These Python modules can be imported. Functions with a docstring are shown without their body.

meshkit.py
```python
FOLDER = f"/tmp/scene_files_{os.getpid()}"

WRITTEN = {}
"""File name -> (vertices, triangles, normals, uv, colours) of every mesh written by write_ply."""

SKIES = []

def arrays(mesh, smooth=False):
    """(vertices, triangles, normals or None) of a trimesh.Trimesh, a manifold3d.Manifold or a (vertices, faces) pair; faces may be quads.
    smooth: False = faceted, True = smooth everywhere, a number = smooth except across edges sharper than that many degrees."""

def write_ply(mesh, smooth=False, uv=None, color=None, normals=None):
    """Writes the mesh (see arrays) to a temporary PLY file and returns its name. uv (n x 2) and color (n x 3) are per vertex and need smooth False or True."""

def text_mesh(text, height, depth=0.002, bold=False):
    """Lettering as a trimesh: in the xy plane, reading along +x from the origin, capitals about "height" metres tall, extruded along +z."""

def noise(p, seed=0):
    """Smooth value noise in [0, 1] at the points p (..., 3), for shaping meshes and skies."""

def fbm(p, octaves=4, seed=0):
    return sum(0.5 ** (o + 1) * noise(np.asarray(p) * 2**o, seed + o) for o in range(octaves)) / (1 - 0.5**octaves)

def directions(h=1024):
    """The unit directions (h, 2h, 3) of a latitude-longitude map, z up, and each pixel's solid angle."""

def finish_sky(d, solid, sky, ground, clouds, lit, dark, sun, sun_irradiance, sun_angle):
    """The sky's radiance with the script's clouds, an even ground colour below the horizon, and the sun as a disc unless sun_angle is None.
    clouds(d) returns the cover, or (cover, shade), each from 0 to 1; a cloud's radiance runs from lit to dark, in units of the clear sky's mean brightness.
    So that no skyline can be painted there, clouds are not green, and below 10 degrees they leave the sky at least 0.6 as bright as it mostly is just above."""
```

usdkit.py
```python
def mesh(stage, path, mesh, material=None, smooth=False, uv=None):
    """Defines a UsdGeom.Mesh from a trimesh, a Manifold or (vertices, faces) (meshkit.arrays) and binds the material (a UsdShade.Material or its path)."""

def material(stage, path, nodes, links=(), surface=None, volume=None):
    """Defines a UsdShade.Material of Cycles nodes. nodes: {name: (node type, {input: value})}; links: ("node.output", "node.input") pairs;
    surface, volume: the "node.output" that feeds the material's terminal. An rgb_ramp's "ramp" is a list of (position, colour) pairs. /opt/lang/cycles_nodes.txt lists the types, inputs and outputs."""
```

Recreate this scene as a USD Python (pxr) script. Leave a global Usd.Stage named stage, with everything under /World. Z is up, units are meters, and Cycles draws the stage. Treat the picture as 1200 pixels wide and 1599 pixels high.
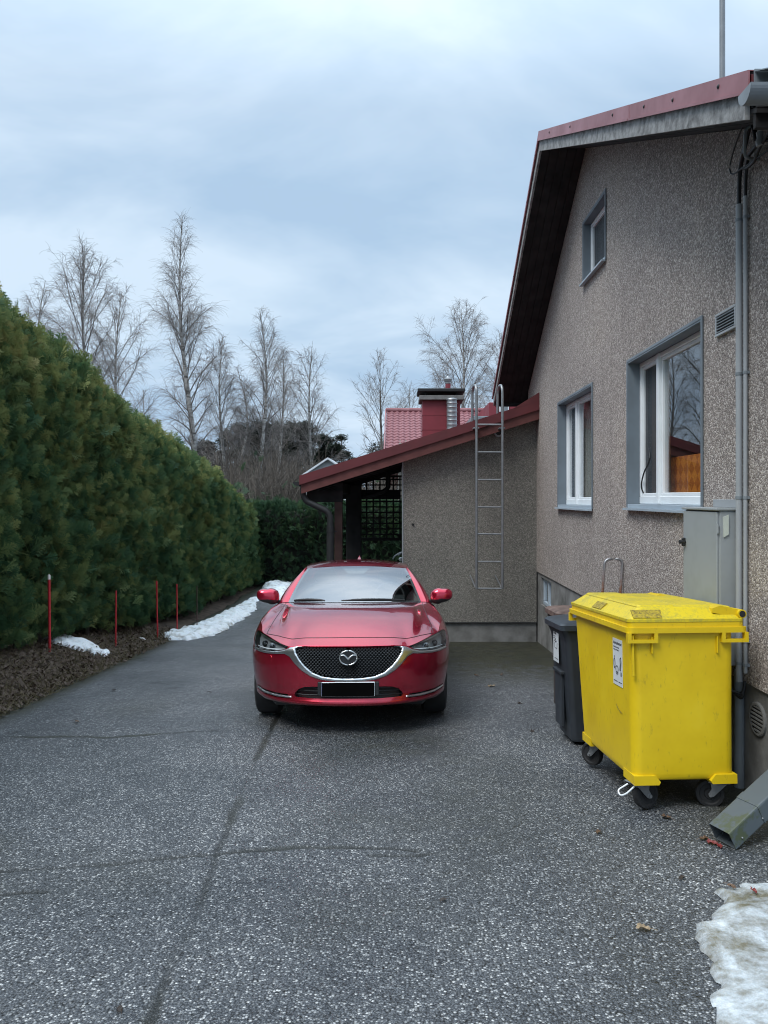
import math, random
import numpy as np, trimesh, shapely, shapely.geometry as sg, shapely.affinity as sa
from scipy.spatial import Delaunay
from scipy.spatial.transform import Rotation
from scipy.interpolate import PchipInterpolator
from pxr import Usd, UsdGeom, UsdLux, UsdShade, Sdf, Gf, Vt
import usdkit, meshkit

stage = Usd.Stage.CreateInMemory()
UsdGeom.SetStageUpAxis(stage, UsdGeom.Tokens.z)
UsdGeom.SetStageMetersPerUnit(stage, 1.0)
UsdGeom.Xform.Define(stage, '/World')
UsdGeom.Scope.Define(stage, '/World/Looks')
ZC = 1.63                                   # the phone is held 1.63 m above the driveway

# ------------------------------------------------------------------ camera, sky, sun, exposure
cam = UsdGeom.Camera.Define(stage, '/World/Camera')
cam.CreateFocalLengthAttr(36.0)
cam.CreateHorizontalApertureAttr(36.0)
cam.CreateVerticalApertureAttr(48.0)
cam.CreateHorizontalApertureOffsetAttr(-0.66)
cam.CreateVerticalApertureOffsetAttr(-0.675)
cam.CreateClippingRangeAttr(Gf.Vec2f(0.05, 2000))
cam.CreateExposureAttr(0.7)
cx = UsdGeom.Xformable(cam)
cx.AddTranslateOp().Set(Gf.Vec3d(0, 0, ZC))
cx.AddRotateXYZOp().Set(Gf.Vec3f(90, 0, 0))

SUN = np.array([-0.42, -0.38, 0.82]); SUN /= np.linalg.norm(SUN)
SUN_EL, SUN_ROT = math.asin(SUN[2]), math.atan2(SUN[0], SUN[1])


def material(name, nodes, links=(), surface=None, volume=None):
    return usdkit.material(stage, '/World/Looks/' + name, nodes, links, surface=surface, volume=volume)


CLOUD_A, CLOUD_B = (3.05, 4.2, 5.55), (4.75, 5.75, 6.8)
sky_mat = material('sky', {
    'sky': ('sky_texture', {'sky_type': 'single_scattering', 'sun_disc': False, 'sun_elevation': SUN_EL, 'sun_rotation': SUN_ROT, 'aerosol_density': 2.0}),
    'tc': ('texture_coordinate', {}),
    'sep': ('separate_xyz', {}),
    'zz': ('math', {'math_type': 'maximum', 'value2': 0.0}),
    'den': ('math', {'math_type': 'add', 'value2': 0.22}),
    'dx': ('math', {'math_type': 'divide'}), 'dy': ('math', {'math_type': 'divide'}),
    'cmb': ('combine_xyz', {'z': 3.1}),
    'map': ('mapping', {'mapping_type': 'point', 'scale': (0.8, 1.0, 1.0), 'rotation': (0, 0, 0.5), 'location': (1.3, 0.4, 0)}),
    'n1': ('noise_texture', {'scale': 1.9, 'detail': 7.0, 'roughness': 0.52, 'distortion': 0.35}),
    'r1': ('rgb_ramp', {'ramp': [(0.34, CLOUD_A), (0.49, tuple(np.array(CLOUD_A) * .55 + np.array(CLOUD_B) * .45)), (0.64, CLOUD_B), (1.0, CLOUD_B)]}),
    'zr': ('rgb_ramp', {'ramp': [(0.0, (.90, .90, .91)), (0.2, (.90, .91, .91)), (0.45, (.93, .93, .93)), (0.6, (1.35, 1.32, 1.28)), (0.8, (2.5, 2.38, 2.25)), (1.0, (3.1, 2.9, 2.7))]}),
    'mul': ('vector_math', {'math_type': 'multiply'}),
    'mx': ('mix', {'mix_type': 'mix', 'fac': 0.96}),
    'bg': ('background_shader', {'strength': 0.1}),
}, [('tc.generated', 'sep.vector'), ('sep.z', 'zz.value1'), ('zz.value', 'den.value1'), ('sep.x', 'dx.value1'), ('den.value', 'dx.value2'), ('sep.y', 'dy.value1'), ('den.value', 'dy.value2'),
    ('dx.value', 'cmb.x'), ('dy.value', 'cmb.y'), ('cmb.vector', 'map.vector'), ('map.vector', 'n1.vector'), ('n1.fac', 'r1.fac'),
    ('zz.value', 'zr.fac'), ('r1.color', 'mul.vector1'), ('zr.color', 'mul.vector2'), ('sky.color', 'mx.color1'), ('mul.vector', 'mx.color2'), ('mx.color', 'bg.color')], surface='bg.background')
dome = UsdLux.DomeLight.Define(stage, '/World/sky')
UsdShade.MaterialBindingAPI.Apply(dome.GetPrim()).Bind(sky_mat)
dome.GetPrim().SetCustomDataByKey('kind', 'structure')
sun = UsdLux.DistantLight.Define(stage, '/World/sun')
sun.CreateIntensityAttr(0.4); sun.CreateAngleAttr(25.0); sun.CreateNormalizeAttr(True)
sun.CreateColorAttr(Gf.Vec3f(1.0, 0.97, 0.93))
# shine along -z: build a matrix whose +z axis is the direction to the sun
zx = np.cross([0, 0, 1.0], SUN); zx /= np.linalg.norm(zx); zy = np.cross(SUN, zx)
sm = np.eye(4); sm[0, :3], sm[1, :3], sm[2, :3] = zx, zy, SUN
UsdGeom.Xformable(sun).AddTransformOp().Set(Gf.Matrix4d(*sm.ravel().tolist()))

# ------------------------------------------------------------------ helpers
rng = np.random.default_rng(7)
used = {}


def numbered(parent, name):
    k = used.get((parent, name), 0)
    used[(parent, name)] = k + 1
    return name if k == 0 else f'{name}_{k:03d}'


def data(prim, label=None, cat=None, group=None, kind=None):
    for k, v in (('label', label), ('category', cat), ('group', group), ('kind', kind)):
        if v:
            prim.SetCustomDataByKey(k, v)
    return prim


class Thing:
    """A prim with the base point that its children's world-space meshes are measured from."""
    def __init__(self, prim, loc):
        self.prim, self.path, self.loc = prim, str(prim.GetPath()), np.asarray(loc, float)


def thing(name, label, cat, loc=(0, 0, 0), rot=(0, 0, 0), group=None, scale=None, kind=None, local=False):
    """local: the children's meshes are already measured from the base."""
    x = UsdGeom.Xform.Define(stage, '/World/' + numbered('/World', name))
    x.AddTranslateOp().Set(Gf.Vec3d(*map(float, loc)))
    if any(rot):
        x.AddRotateXYZOp().Set(Gf.Vec3f(*map(float, rot)))
    if scale is not None:
        x.AddScaleOp().Set(Gf.Vec3f(*(map(float, scale) if np.ndim(scale) else [float(scale)] * 3)))
    data(x.GetPrim(), label, cat, group, kind)
    return Thing(x.GetPrim(), (0, 0, 0) if local else loc)


def part(t, name, mesh, mat, smooth=False, label=None, kind=None, uv=None):
    """A part of the thing t, or of the part t."""
    if isinstance(mesh, trimesh.Trimesh):
        mesh.remove_unreferenced_vertices()
    v, f, n = meshkit.arrays(mesh, smooth)
    path = f'{t.path}/{numbered(t.path, name)}'
    m = UsdGeom.Mesh.Define(stage, path)
    m.CreatePointsAttr(Vt.Vec3fArray.FromNumpy((v - t.loc).astype(np.float32)))
    m.CreateFaceVertexCountsAttr(Vt.IntArray.FromNumpy(np.full(len(f), 3, np.int32)))
    m.CreateFaceVertexIndicesAttr(Vt.IntArray.FromNumpy(f.astype(np.int32).ravel()))
    m.CreateSubdivisionSchemeAttr('none')
    if n is not None:
        m.CreateNormalsAttr(Vt.Vec3fArray.FromNumpy(n.astype(np.float32)))
        m.SetNormalsInterpolation('vertex')
    UsdShade.MaterialBindingAPI.Apply(m.GetPrim()).Bind(mat)
    data(m.GetPrim(), label, kind=kind)
    return Thing(m.GetPrim(), t.loc)


WORLD = Thing(stage.GetPrimAtPath('/World'), (0, 0, 0))


def single(name, mesh, mat, label=None, cat=None, group=None, kind=None, smooth=False):
    t = part(WORLD, name, mesh, mat, smooth)
    data(t.prim, label, cat, group, kind)
    return t


def copy_of(src, name, label, cat, loc, rotz=0, scale=None, group=None):
    x = UsdGeom.Xform.Define(stage, '/World/' + numbered('/World', name))
    x.GetPrim().GetReferences().AddInternalReference(Sdf.Path(src.path))
    x.ClearXformOpOrder()
    x = UsdGeom.Xformable(x.GetPrim())
    x.AddTranslateOp().Set(Gf.Vec3d(*map(float, loc)))
    if rotz:
        x.AddRotateXYZOp().Set(Gf.Vec3f(0, 0, float(rotz)))
    if scale is not None:
        x.AddScaleOp().Set(Gf.Vec3f(*(map(float, scale) if np.ndim(scale) else [float(scale)] * 3)))
    x.GetPrim().SetInstanceable(True)
    data(x.GetPrim(), label, cat, group)


cat_ = trimesh.util.concatenate


def box(x0, x1, y0, y1, z0, z1):
    b = trimesh.creation.box([abs(x1 - x0), abs(y1 - y0), abs(z1 - z0)])
    b.apply_translation([(x0 + x1) / 2, (y0 + y1) / 2, (z0 + z1) / 2])
    return b


def rbox(x0, x1, y0, y1, z0, z1, r=0.006):
    """A box with chamfered edges: hull of three boxes."""
    x0, x1, y0, y1, z0, z1 = min(x0, x1), max(x0, x1), min(y0, y1), max(y0, y1), min(z0, z1), max(z0, z1)
    r = min(r, .45 * min(x1 - x0, y1 - y0, z1 - z0))
    p = []
    for sx in (0, 1):
        for sy in (0, 1):
            for sz in (0, 1):
                c = np.array([(x0, x1)[sx], (y0, y1)[sy], (z0, z1)[sz]], float)
                i = np.array([(1, -1)[sx], (1, -1)[sy], (1, -1)[sz]]) * r
                for k in range(3):
                    q = c + i; q[k] = c[k]; p.append(q)
    return trimesh.convex.convex_hull(np.array(p))


def tubes(P, R, sides=6, caps=False):
    """Tubes along N polylines of K points: P (N, K, 3), R (N, K)."""
    P, R = np.asarray(P, float), np.asarray(R, float)
    N, K, _ = P.shape
    T = np.gradient(P, axis=1)
    T /= np.maximum(np.linalg.norm(T, axis=2, keepdims=True), 1e-9)
    ref = np.where(np.abs(T[:, :1, 2:3]) < .8, np.array([0, 0, 1.0]), np.array([1.0, 0, 0]))
    ref = np.broadcast_to(ref, T.shape)
    A = np.cross(T, ref); A /= np.maximum(np.linalg.norm(A, axis=2, keepdims=True), 1e-9)
    B = np.cross(T, A)
    a = np.arange(sides) * 2 * np.pi / sides
    V = P[:, :, None] + R[:, :, None, None] * (np.cos(a)[None, None, :, None] * A[:, :, None] + np.sin(a)[None, None, :, None] * B[:, :, None])
    i = np.arange(N)[:, None, None] * K * sides + np.arange(K - 1)[None, :, None] * sides
    s, s2 = np.arange(sides)[None, None], ((np.arange(sides) + 1) % sides)[None, None]
    q = np.stack([i + s, i + sides + s, i + sides + s2, i + s2], -1).reshape(-1, 4)
    f = np.vstack([q[:, [0, 1, 2]], q[:, [0, 2, 3]]])
    V = V.reshape(-1, 3)
    if caps:
        n0 = len(V)
        V = np.vstack([V, P[:, 0], P[:, -1]])
        for k in range(N):
            b0, b1 = k * K * sides, k * K * sides + (K - 1) * sides
            for j in range(sides):
                f = np.vstack([f, [[n0 + k, b0 + j, b0 + (j + 1) % sides], [n0 + N + k, b1 + (j + 1) % sides, b1 + j]]])
    return trimesh.Trimesh(V, f, process=False)


def smooth_line(pts, n=24):
    pts = np.asarray(pts, float)
    d = np.r_[0, np.cumsum(np.linalg.norm(np.diff(pts, axis=0), axis=1))]
    return PchipInterpolator(d, pts)(np.linspace(0, d[-1], n))


def round_corners(pts, r, n=6):
    """A polyline with its inner corners rounded."""
    pts = [np.asarray(p, float) for p in pts]
    out = [pts[0]]
    for a, b, c in zip(pts, pts[1:], pts[2:]):
        u, w = a - b, c - b
        k = min(r, np.linalg.norm(u) * .49, np.linalg.norm(w) * .49)
        p, q = b + u / np.linalg.norm(u) * k, b + w / np.linalg.norm(w) * k
        for t in np.linspace(0, 1, n):
            out.append((1 - t) ** 2 * p + 2 * t * (1 - t) * b + t * t * q)
    return np.array(out + [pts[-1]])


def tube(pts, r, sides=10, caps=True):
    pts = np.asarray(pts, float)
    return tubes(pts[None], np.broadcast_to(np.asarray(r, float), (1, len(pts))), sides, caps)


def cyl(a, b, r, sides=16):
    return tube([a, b], r, sides)


def lathe(profile, n=32, axis='z', centre=(0, 0, 0)):
    m = trimesh.creation.revolve(np.asarray(profile, float), sections=n)
    if axis == 'x':
        m.apply_transform(trimesh.transformations.rotation_matrix(math.pi / 2, [0, 1, 0]))
    if axis == 'y':
        m.apply_transform(trimesh.transformations.rotation_matrix(-math.pi / 2, [1, 0, 0]))
    m.apply_translation(centre)
    return m


def grid(V):
    """A mesh of an (n, m, 3) array of points."""
    n, m = V.shape[:2]
    i = (np.arange(n - 1)[:, None] * m + np.arange(m - 1)[None]).ravel()
    f = np.vstack([np.stack([i, i + m, i + m + 1], 1), np.stack([i, i + m + 1, i + 1], 1)])
    return trimesh.Trimesh(V.reshape(-1, 3), f, process=False)


def prism_x(poly, x0, x1):
    """A polygon in (y, z), extruded from x0 to x1."""
    m = trimesh.creation.extrude_polygon(poly, x1 - x0, engine='earcut')
    v = m.vertices
    m.vertices = np.stack([v[:, 2] + x0, v[:, 0], v[:, 1]], 1)
    return m


def prism_y(poly, y0, y1):
    """A polygon in (x, z), extruded from y0 to y1."""
    m = trimesh.creation.extrude_polygon(poly, y1 - y0, engine='earcut')
    v = m.vertices
    m.vertices = np.stack([v[:, 0], y1 - v[:, 2], v[:, 1]], 1)
    return m


def tri_poly(poly, step):
    """Triangles that fill a polygon at about this spacing: (points, faces)."""
    poly = poly.segmentize(step)
    rings = [np.array(r.coords)[:-1] for g in getattr(poly, 'geoms', [poly]) for r in [g.exterior, *g.interiors]]
    x0, y0, x1, y1 = poly.bounds
    gx, gy = np.meshgrid(np.arange(x0, x1, step), np.arange(y0, y1, step * .87))
    gx = gx + (np.arange(gx.shape[0]) % 2)[:, None] * step / 2
    inner = poly.buffer(-step * .45)
    ok = shapely.contains_xy(inner, gx.ravel(), gy.ravel())
    p = np.vstack(rings + [np.stack([gx.ravel()[ok], gy.ravel()[ok]], 1)])
    p, ix = np.unique(np.round(p, 6), axis=0, return_index=True)
    f = Delaunay(p).simplices
    c = p[f].mean(1)
    f = f[shapely.contains_xy(poly, c[:, 0], c[:, 1])]
    d = np.cross(p[f[:, 1]] - p[f[:, 0]], p[f[:, 2]] - p[f[:, 0]])
    f = f[np.abs(d) > 1e-9]; d = d[np.abs(d) > 1e-9]
    f[d < 0] = f[d < 0][:, ::-1]
    return p, f, rings


def moved(m, loc=(0, 0, 0), rotz=0):
    m = m.copy()
    if rotz:
        m.apply_transform(trimesh.transformations.rotation_matrix(math.radians(rotz), [0, 0, 1]))
    m.apply_translation(loc)
    return m


def at(px, py, Y):
    """The point at the depth Y that the photograph shows at (px, py): used to take measurements."""
    return np.array([(px - 622) / 1200 * Y, Y, ZC + (777 - py) / 1200 * Y])


def ground(x, y):
    x, y = np.asarray(x, float), np.asarray(y, float)
    t = np.clip((y - 11) / 6, 0, 1)
    yy = np.where(y < 11, y, np.where(y > 17, 14.0, 11 + 6 * (t - t * t / 2)))
    z = -.055 * np.maximum(yy, -12)
    s = np.clip((-3.75 - x) / .9, 0, 1)
    near = np.clip((15 - y) / 5, 0, 1)
    side = np.clip((x - .9) / 1.1, 0, 1) * np.clip((8 - y) / 3, 0, 1)      # the asphalt rises a little towards the house wall
    return z + s * s * (3 - 2 * s) * (.10 + .16 * near) + .045 * side * side * (3 - 2 * side)


# ------------------------------------------------------------------ materials
def plain(name, color, rough=.5, metallic=0., vary=.18, scale=4., bump=0., bscale=60., coat=0., spec=.5, coords='object', color2=None, fine=None):
    """A principled material whose colour and gloss vary a little with noise."""
    c2 = color2 if color2 is not None else tuple(np.array(color) * (1 - 2 * vary))
    nodes = {'tc': ('texture_coordinate', {}), 'g': ('geometry', {}),
             'n': ('noise_texture', {'scale': scale, 'detail': 6.0, 'roughness': .6}),
             'r': ('rgb_ramp', {'ramp': [(.3, c2), (.62, color), (1., tuple(np.minimum(1, np.array(color) * (1 + .3 * vary))))]}),
             'rr': ('map_range', {'from_min': .3, 'from_max': .7, 'to_min': min(1, rough * 1.2), 'to_max': rough * .85}),
             'p': ('principled_bsdf', {'metallic': metallic, 'coat_weight': coat, 'coat_roughness': .04, 'specular_ior_level': spec})}
    src = 'tc.object' if coords == 'object' else 'g.position'
    links = [(src, 'n.vector'), ('n.fac', 'r.fac'), ('n.fac', 'rr.value'), ('r.color', 'p.base_color'), ('rr.result', 'p.roughness')]
    if bump:
        nodes['bn'] = ('noise_texture', {'scale': bscale, 'detail': 3.0})
        nodes['b'] = ('bump', {'strength': bump, 'distance': .01})
        links += [(src, 'bn.vector'), ('bn.fac', 'b.height'), ('b.normal', 'p.normal')]
    return material(name, nodes, links, surface='p.BSDF')


def roughcast(name, dark, mid, light, scale=62., bump=.9, stains=None):
    """Pebble-dash render: pebbles of several tones pressed into mortar."""
    nodes = {'g': ('geometry', {}),
             'v': ('voronoi_texture', {'scale': scale, 'feature': 'f1', 'randomness': 1.0}),
             'v2': ('voronoi_texture', {'scale': scale * 1.9, 'feature': 'f1'}),
             'sc': ('separate_color', {}), 'sc2': ('separate_color', {}),
             'r': ('rgb_ramp', {'ramp': [(0., dark), (.25, tuple(np.array(dark) * .6 + np.array(mid) * .4)), (.5, mid), (.72, tuple(np.array(mid) * 1.15)), (.84, light), (1., tuple(np.array(light) * 1.25))]}),
             'r2': ('rgb_ramp', {'ramp': [(0., dark), (.5, mid), (1., light)]}),
             'm0': ('mix', {'mix_type': 'mix', 'fac': .35}),
             'big': ('noise_texture', {'scale': .55, 'detail': 5., 'roughness': .6}),
             'br': ('rgb_ramp', {'ramp': [(.3, (.78, .78, .79)), (.55, (1, 1, 1)), (.75, (1.06, 1.04, 1.0))]}),
             'm1': ('mix', {'mix_type': 'multiply', 'fac': 1.0}),
             'smp': ('mapping', {'scale': (3.5, 3.5, .28)}), 'sn': ('noise_texture', {'scale': 1.6, 'detail': 5., 'roughness': .6}), 'sr': ('rgb_ramp', {'ramp': [(.30, (.74, .74, .73)), (.48, (1., 1., 1.)), (1., (1.05, 1.04, 1.02))]}), 'm2': ('mix', {'mix_type': 'multiply', 'fac': .4}),
             'b': ('bump', {'strength': bump, 'distance': .008, 'invert': True}),
             'p': ('principled_bsdf', {'roughness': .85, 'specular_ior_level': .3})}
    links = [('g.position', 'v.vector'), ('g.position', 'v2.vector'), ('v.color', 'sc.color'), ('v2.color', 'sc2.color'), ('sc.r', 'r.fac'), ('sc2.g', 'r2.fac'),
             ('r.color', 'm0.color1'), ('r2.color', 'm0.color2'), ('g.position', 'big.vector'), ('big.fac', 'br.fac'), ('m0.color', 'm1.color1'), ('br.color', 'm1.color2'),
             ('g.position', 'smp.vector'), ('smp.vector', 'sn.vector'), ('sn.fac', 'sr.fac'), ('m1.color', 'm2.color1'), ('sr.color', 'm2.color2'), ('m2.color', 'p.base_color'), ('v.distance', 'b.height'), ('b.normal', 'p.normal')]
    return material(name, nodes, links, surface='p.BSDF')


def asphalt():
    nodes = {'g': ('geometry', {}), 'a': ('attribute', {'attribute': 'mask'}), 'as': ('separate_color', {}),
             'v': ('voronoi_texture', {'scale': 112., 'feature': 'f1'}), 'sc': ('separate_color', {}),
             'v2': ('voronoi_texture', {'scale': 210., 'feature': 'f1'}), 'sc2': ('separate_color', {}),
             'n': ('noise_texture', {'scale': .9, 'detail': 6., 'roughness': .62}),
             'n2': ('noise_texture', {'scale': 6., 'detail': 5., 'roughness': .7}),
             'stone': ('rgb_ramp', {'ramp': [(0., (.050, .055, .063)), (.55, (.078, .085, .095)), (.76, (.115, .122, .132)), (.86, (.25, .26, .265)), (.95, (.56, .565, .56)), (1., (.82, .81, .78))]}),
             'sand': ('rgb_ramp', {'ramp': [(0., (.036, .040, .047)), (.6, (.078, .085, .095)), (.9, (.20, .21, .22)), (1., (.42, .42, .41))]}),
             'm0': ('mix', {'fac': .38}),
             'edge': ('map_range', {'from_min': .34, 'from_max': .66, 'to_min': 1., 'to_max': .48}),
             'me': ('mix', {'mix_type': 'multiply', 'fac': 1.}),
             'wr': ('rgb_ramp', {'ramp': [(.3, (.66, .68, .70)), (.5, (.95, .96, .97)), (.68, (1.18, 1.18, 1.17))]}),
             'm1': ('mix', {'mix_type': 'multiply', 'fac': 1.}),
             'moss': ('rgb_ramp', {'ramp': [(.3, (.014, .014, .011)), (.55, (.026, .027, .015)), (.75, (.040, .036, .024))]}),
             'mossf': ('math', {'math_type': 'multiply_add', 'value2': 1.0, 'value3': -.25}), 'mossn': ('math', {'math_type': 'multiply'}), 'moss2': ('math', {'math_type': 'multiply', 'value2': 2.5, 'use_clamp': True}),
             'm2': ('mix', {}), 'crk': ('mix', {'color2': (.010, .011, .010)}),
             'wetr': ('map_range', {'from_min': .35, 'from_max': .62, 'to_min': .30, 'to_max': .58}),
             'hadd': ('math', {'math_type': 'add'}), 'hm': ('math', {'math_type': 'multiply', 'value2': .5}),
             'b': ('bump', {'strength': .75, 'distance': .006, 'invert': True}),
             'p': ('principled_bsdf', {'specular_ior_level': .5})}
    links = [('g.position', 'v.vector'), ('g.position', 'v2.vector'), ('g.position', 'n.vector'), ('g.position', 'n2.vector'), ('v.color', 'sc.color'), ('v2.color', 'sc2.color'),
             ('sc.r', 'stone.fac'), ('sc2.r', 'sand.fac'), ('stone.color', 'm0.color1'), ('sand.color', 'm0.color2'), ('v.distance', 'edge.value'), ('m0.color', 'me.color1'), ('edge.result', 'me.color2'),
             ('n.fac', 'wr.fac'), ('me.color', 'm1.color1'), ('wr.color', 'm1.color2'), ('a.color', 'as.color'), ('n2.fac', 'moss.fac'),
             ('as.g', 'mossn.value1'), ('n2.fac', 'mossn.value2'), ('mossn.value', 'moss2.value1'), ('moss2.value', 'm2.fac'), ('m1.color', 'm2.color1'), ('moss.color', 'm2.color2'),
             ('as.r', 'crk.fac'), ('m2.color', 'crk.color1'), ('crk.color', 'p.base_color'), ('n.fac', 'wetr.value'), ('wetr.result', 'p.roughness'),
             ('v2.distance', 'hm.value1'), ('v.distance', 'hadd.value1'), ('hm.value', 'hadd.value2'), ('hadd.value', 'b.height'), ('b.normal', 'p.normal')]
    del nodes['mossf']
    return material('wet_asphalt', nodes, links, surface='p.BSDF')


def glass_pane(name, f0=.06, tint=(.93, .95, .95)):
    return material(name, {'lw': ('layer_weight', {'blend': .5}), 'pw': ('math', {'math_type': 'power', 'value2': 4.5}), 'f': ('math', {'math_type': 'multiply_add', 'value2': 1 - f0, 'value3': f0}), 't': ('transparent_bsdf', {'color': tint}), 'g': ('glossy_bsdf', {'roughness': 0.0, 'color': (.96, .97, 1.)}), 'm': ('mix_closure', {})},
                    [('lw.facing', 'pw.value1'), ('pw.value', 'f.value1'), ('f.value', 'm.fac'), ('t.BSDF', 'm.closure1'), ('g.BSDF', 'm.closure2')], surface='m.closure')


M = dict(
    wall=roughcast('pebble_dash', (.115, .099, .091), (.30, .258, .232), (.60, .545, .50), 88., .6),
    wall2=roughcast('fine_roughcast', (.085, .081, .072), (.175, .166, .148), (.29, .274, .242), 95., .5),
    asphalt=asphalt(),
    soil=plain('soil', (.075, .05, .034), .95, vary=.35, scale=7, bump=.8, bscale=50, coords='pos'),
    grassland=plain('winter_grass', (.055, .052, .028), .95, vary=.35, scale=2.5, bump=.9, bscale=40, coords='pos'),
    plinth=plain('plinth_concrete', (.205, .205, .20), .85, vary=.22, scale=3.2, bump=.25, bscale=45, coords='pos', color2=(.085, .085, .078)),
    red_metal=plain('red_roof_metal', (.115, .020, .023), .5, vary=.12, scale=2.2, coords='pos'),
    faded_red=plain('faded_red_metal', (.27, .098, .108), .45, vary=.14, scale=2.5, coords='pos'),
    chimney_red=plain('red_chimney_paint', (.20, .025, .036), .55, vary=.1, scale=3, coords='pos'),
    tile_red=plain('red_tile_metal', (.225, .085, .095), .6, vary=.08, scale=1.0, coords='pos'),
    brown_wood=plain('dark_brown_wood', (.050, .022, .017), .65, vary=.2, scale=6, coords='pos'),
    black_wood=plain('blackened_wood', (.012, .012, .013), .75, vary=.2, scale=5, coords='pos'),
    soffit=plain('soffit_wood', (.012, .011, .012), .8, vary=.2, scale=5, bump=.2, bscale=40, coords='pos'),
    old_wood=plain('peeling_bargeboard', (.30, .30, .295), .85, vary=.3, scale=14, bump=.5, bscale=30, coords='pos', color2=(.10, .10, .10)),
    gutter_black=plain('black_gutter', (.011, .012, .013), .6, vary=.1, scale=4, coords='pos'),
    gutter_grey=plain('grey_gutter', (.20, .225, .245), .45, vary=.12, scale=5, coords='pos'),
    cladding=plain('blue_grey_cladding', (.165, .20, .23), .42, vary=.10, scale=3, coords='pos'),
    white=plain('white_frame_paint', (.74, .78, .80), .4, vary=.05, scale=4, coords='pos'),
    sill=plain('pale_blue_sill', (.36, .43, .49), .35, vary=.08, scale=4, coords='pos'),
    galv=plain('galvanised_steel', (.30, .31, .32), .42, metallic=.75, vary=.14, scale=12, coords='pos'),
    zinc=plain('grey_painted_steel', (.33, .35, .365), .45, vary=.08, scale=3, coords='pos'),
    cabinet=plain('cabinet_grey', (.29, .315, .33), .45, vary=.08, scale=2.2, coords='pos', color2=(.22, .24, .235)),
    black=plain('black_plastic', (.014, .015, .016), .45, vary=.1),
    dark_room=plain('room_dark', (.19, .17, .15), .9, vary=.08),
    room=plain('room_wall', (.42, .38, .33), .9, vary=.05),
    glass=glass_pane('window_glass', .055, (.90, .92, .92)),
    screen=material('insect_screen', {'t': ('transparent_bsdf', {}), 'd': ('principled_bsdf', {'base_color': (.035, .04, .045), 'roughness': .6}), 'm': ('mix_closure', {'fac': .55})}, [('t.BSDF', 'm.closure1'), ('d.BSDF', 'm.closure2')], surface='m.closure'),
    rubber=plain('rubber', (.016, .016, .017), .7, vary=.15),
    cable=plain('cable_black', (.012, .013, .015), .5, vary=.1, coords='pos'),
)

# ------------------------------------------------------------------ ground, driveway
xs = np.unique(np.r_[-260, -150, -80, -45, -25, -15, np.arange(-10, 4.01, .2), 6, 10, 16, 25, 45, 80, 150, 260])
ys = np.unique(np.r_[-260, -120, -60, -30, -14, np.arange(-6, 26.01, .25), 28, 32, 38, 46, 60, 90, 140, 260])
GX, GY = np.meshgrid(xs, ys, indexing='ij')
GZ = ground(GX, GY) + .05 * (meshkit.fbm(np.stack([GX * .9, GY * .9, GX * 0], -1), 3, 3) - .5) * np.clip((-3.7 - GX) * 3, 0, 1) - .03 * ((GX > -3.9) & (GX < 3))
single('ground', grid(np.stack([GX, GY, GZ], -1)), M['soil'], kind='structure', smooth=True)

xs = np.unique(np.round(np.r_[np.arange(-4.0, -2.2, .06), np.arange(-2.2, 1.0, .016), np.arange(1.0, 1.75, .03), np.arange(1.75, 2.3, .06)], 4))
ys = np.unique(np.round(np.r_[-6, -4, -2, 0, 1, 1.6, 2.0, np.arange(2.3, 5.2, .016), np.arange(5.2, 6.9, .026), np.arange(6.9, 14, .09), np.arange(14, 25, .35)], 4))
GX, GY = np.meshgrid(xs, ys, indexing='ij')
P3 = np.stack([GX, GY, GX * 0], -1)


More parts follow.
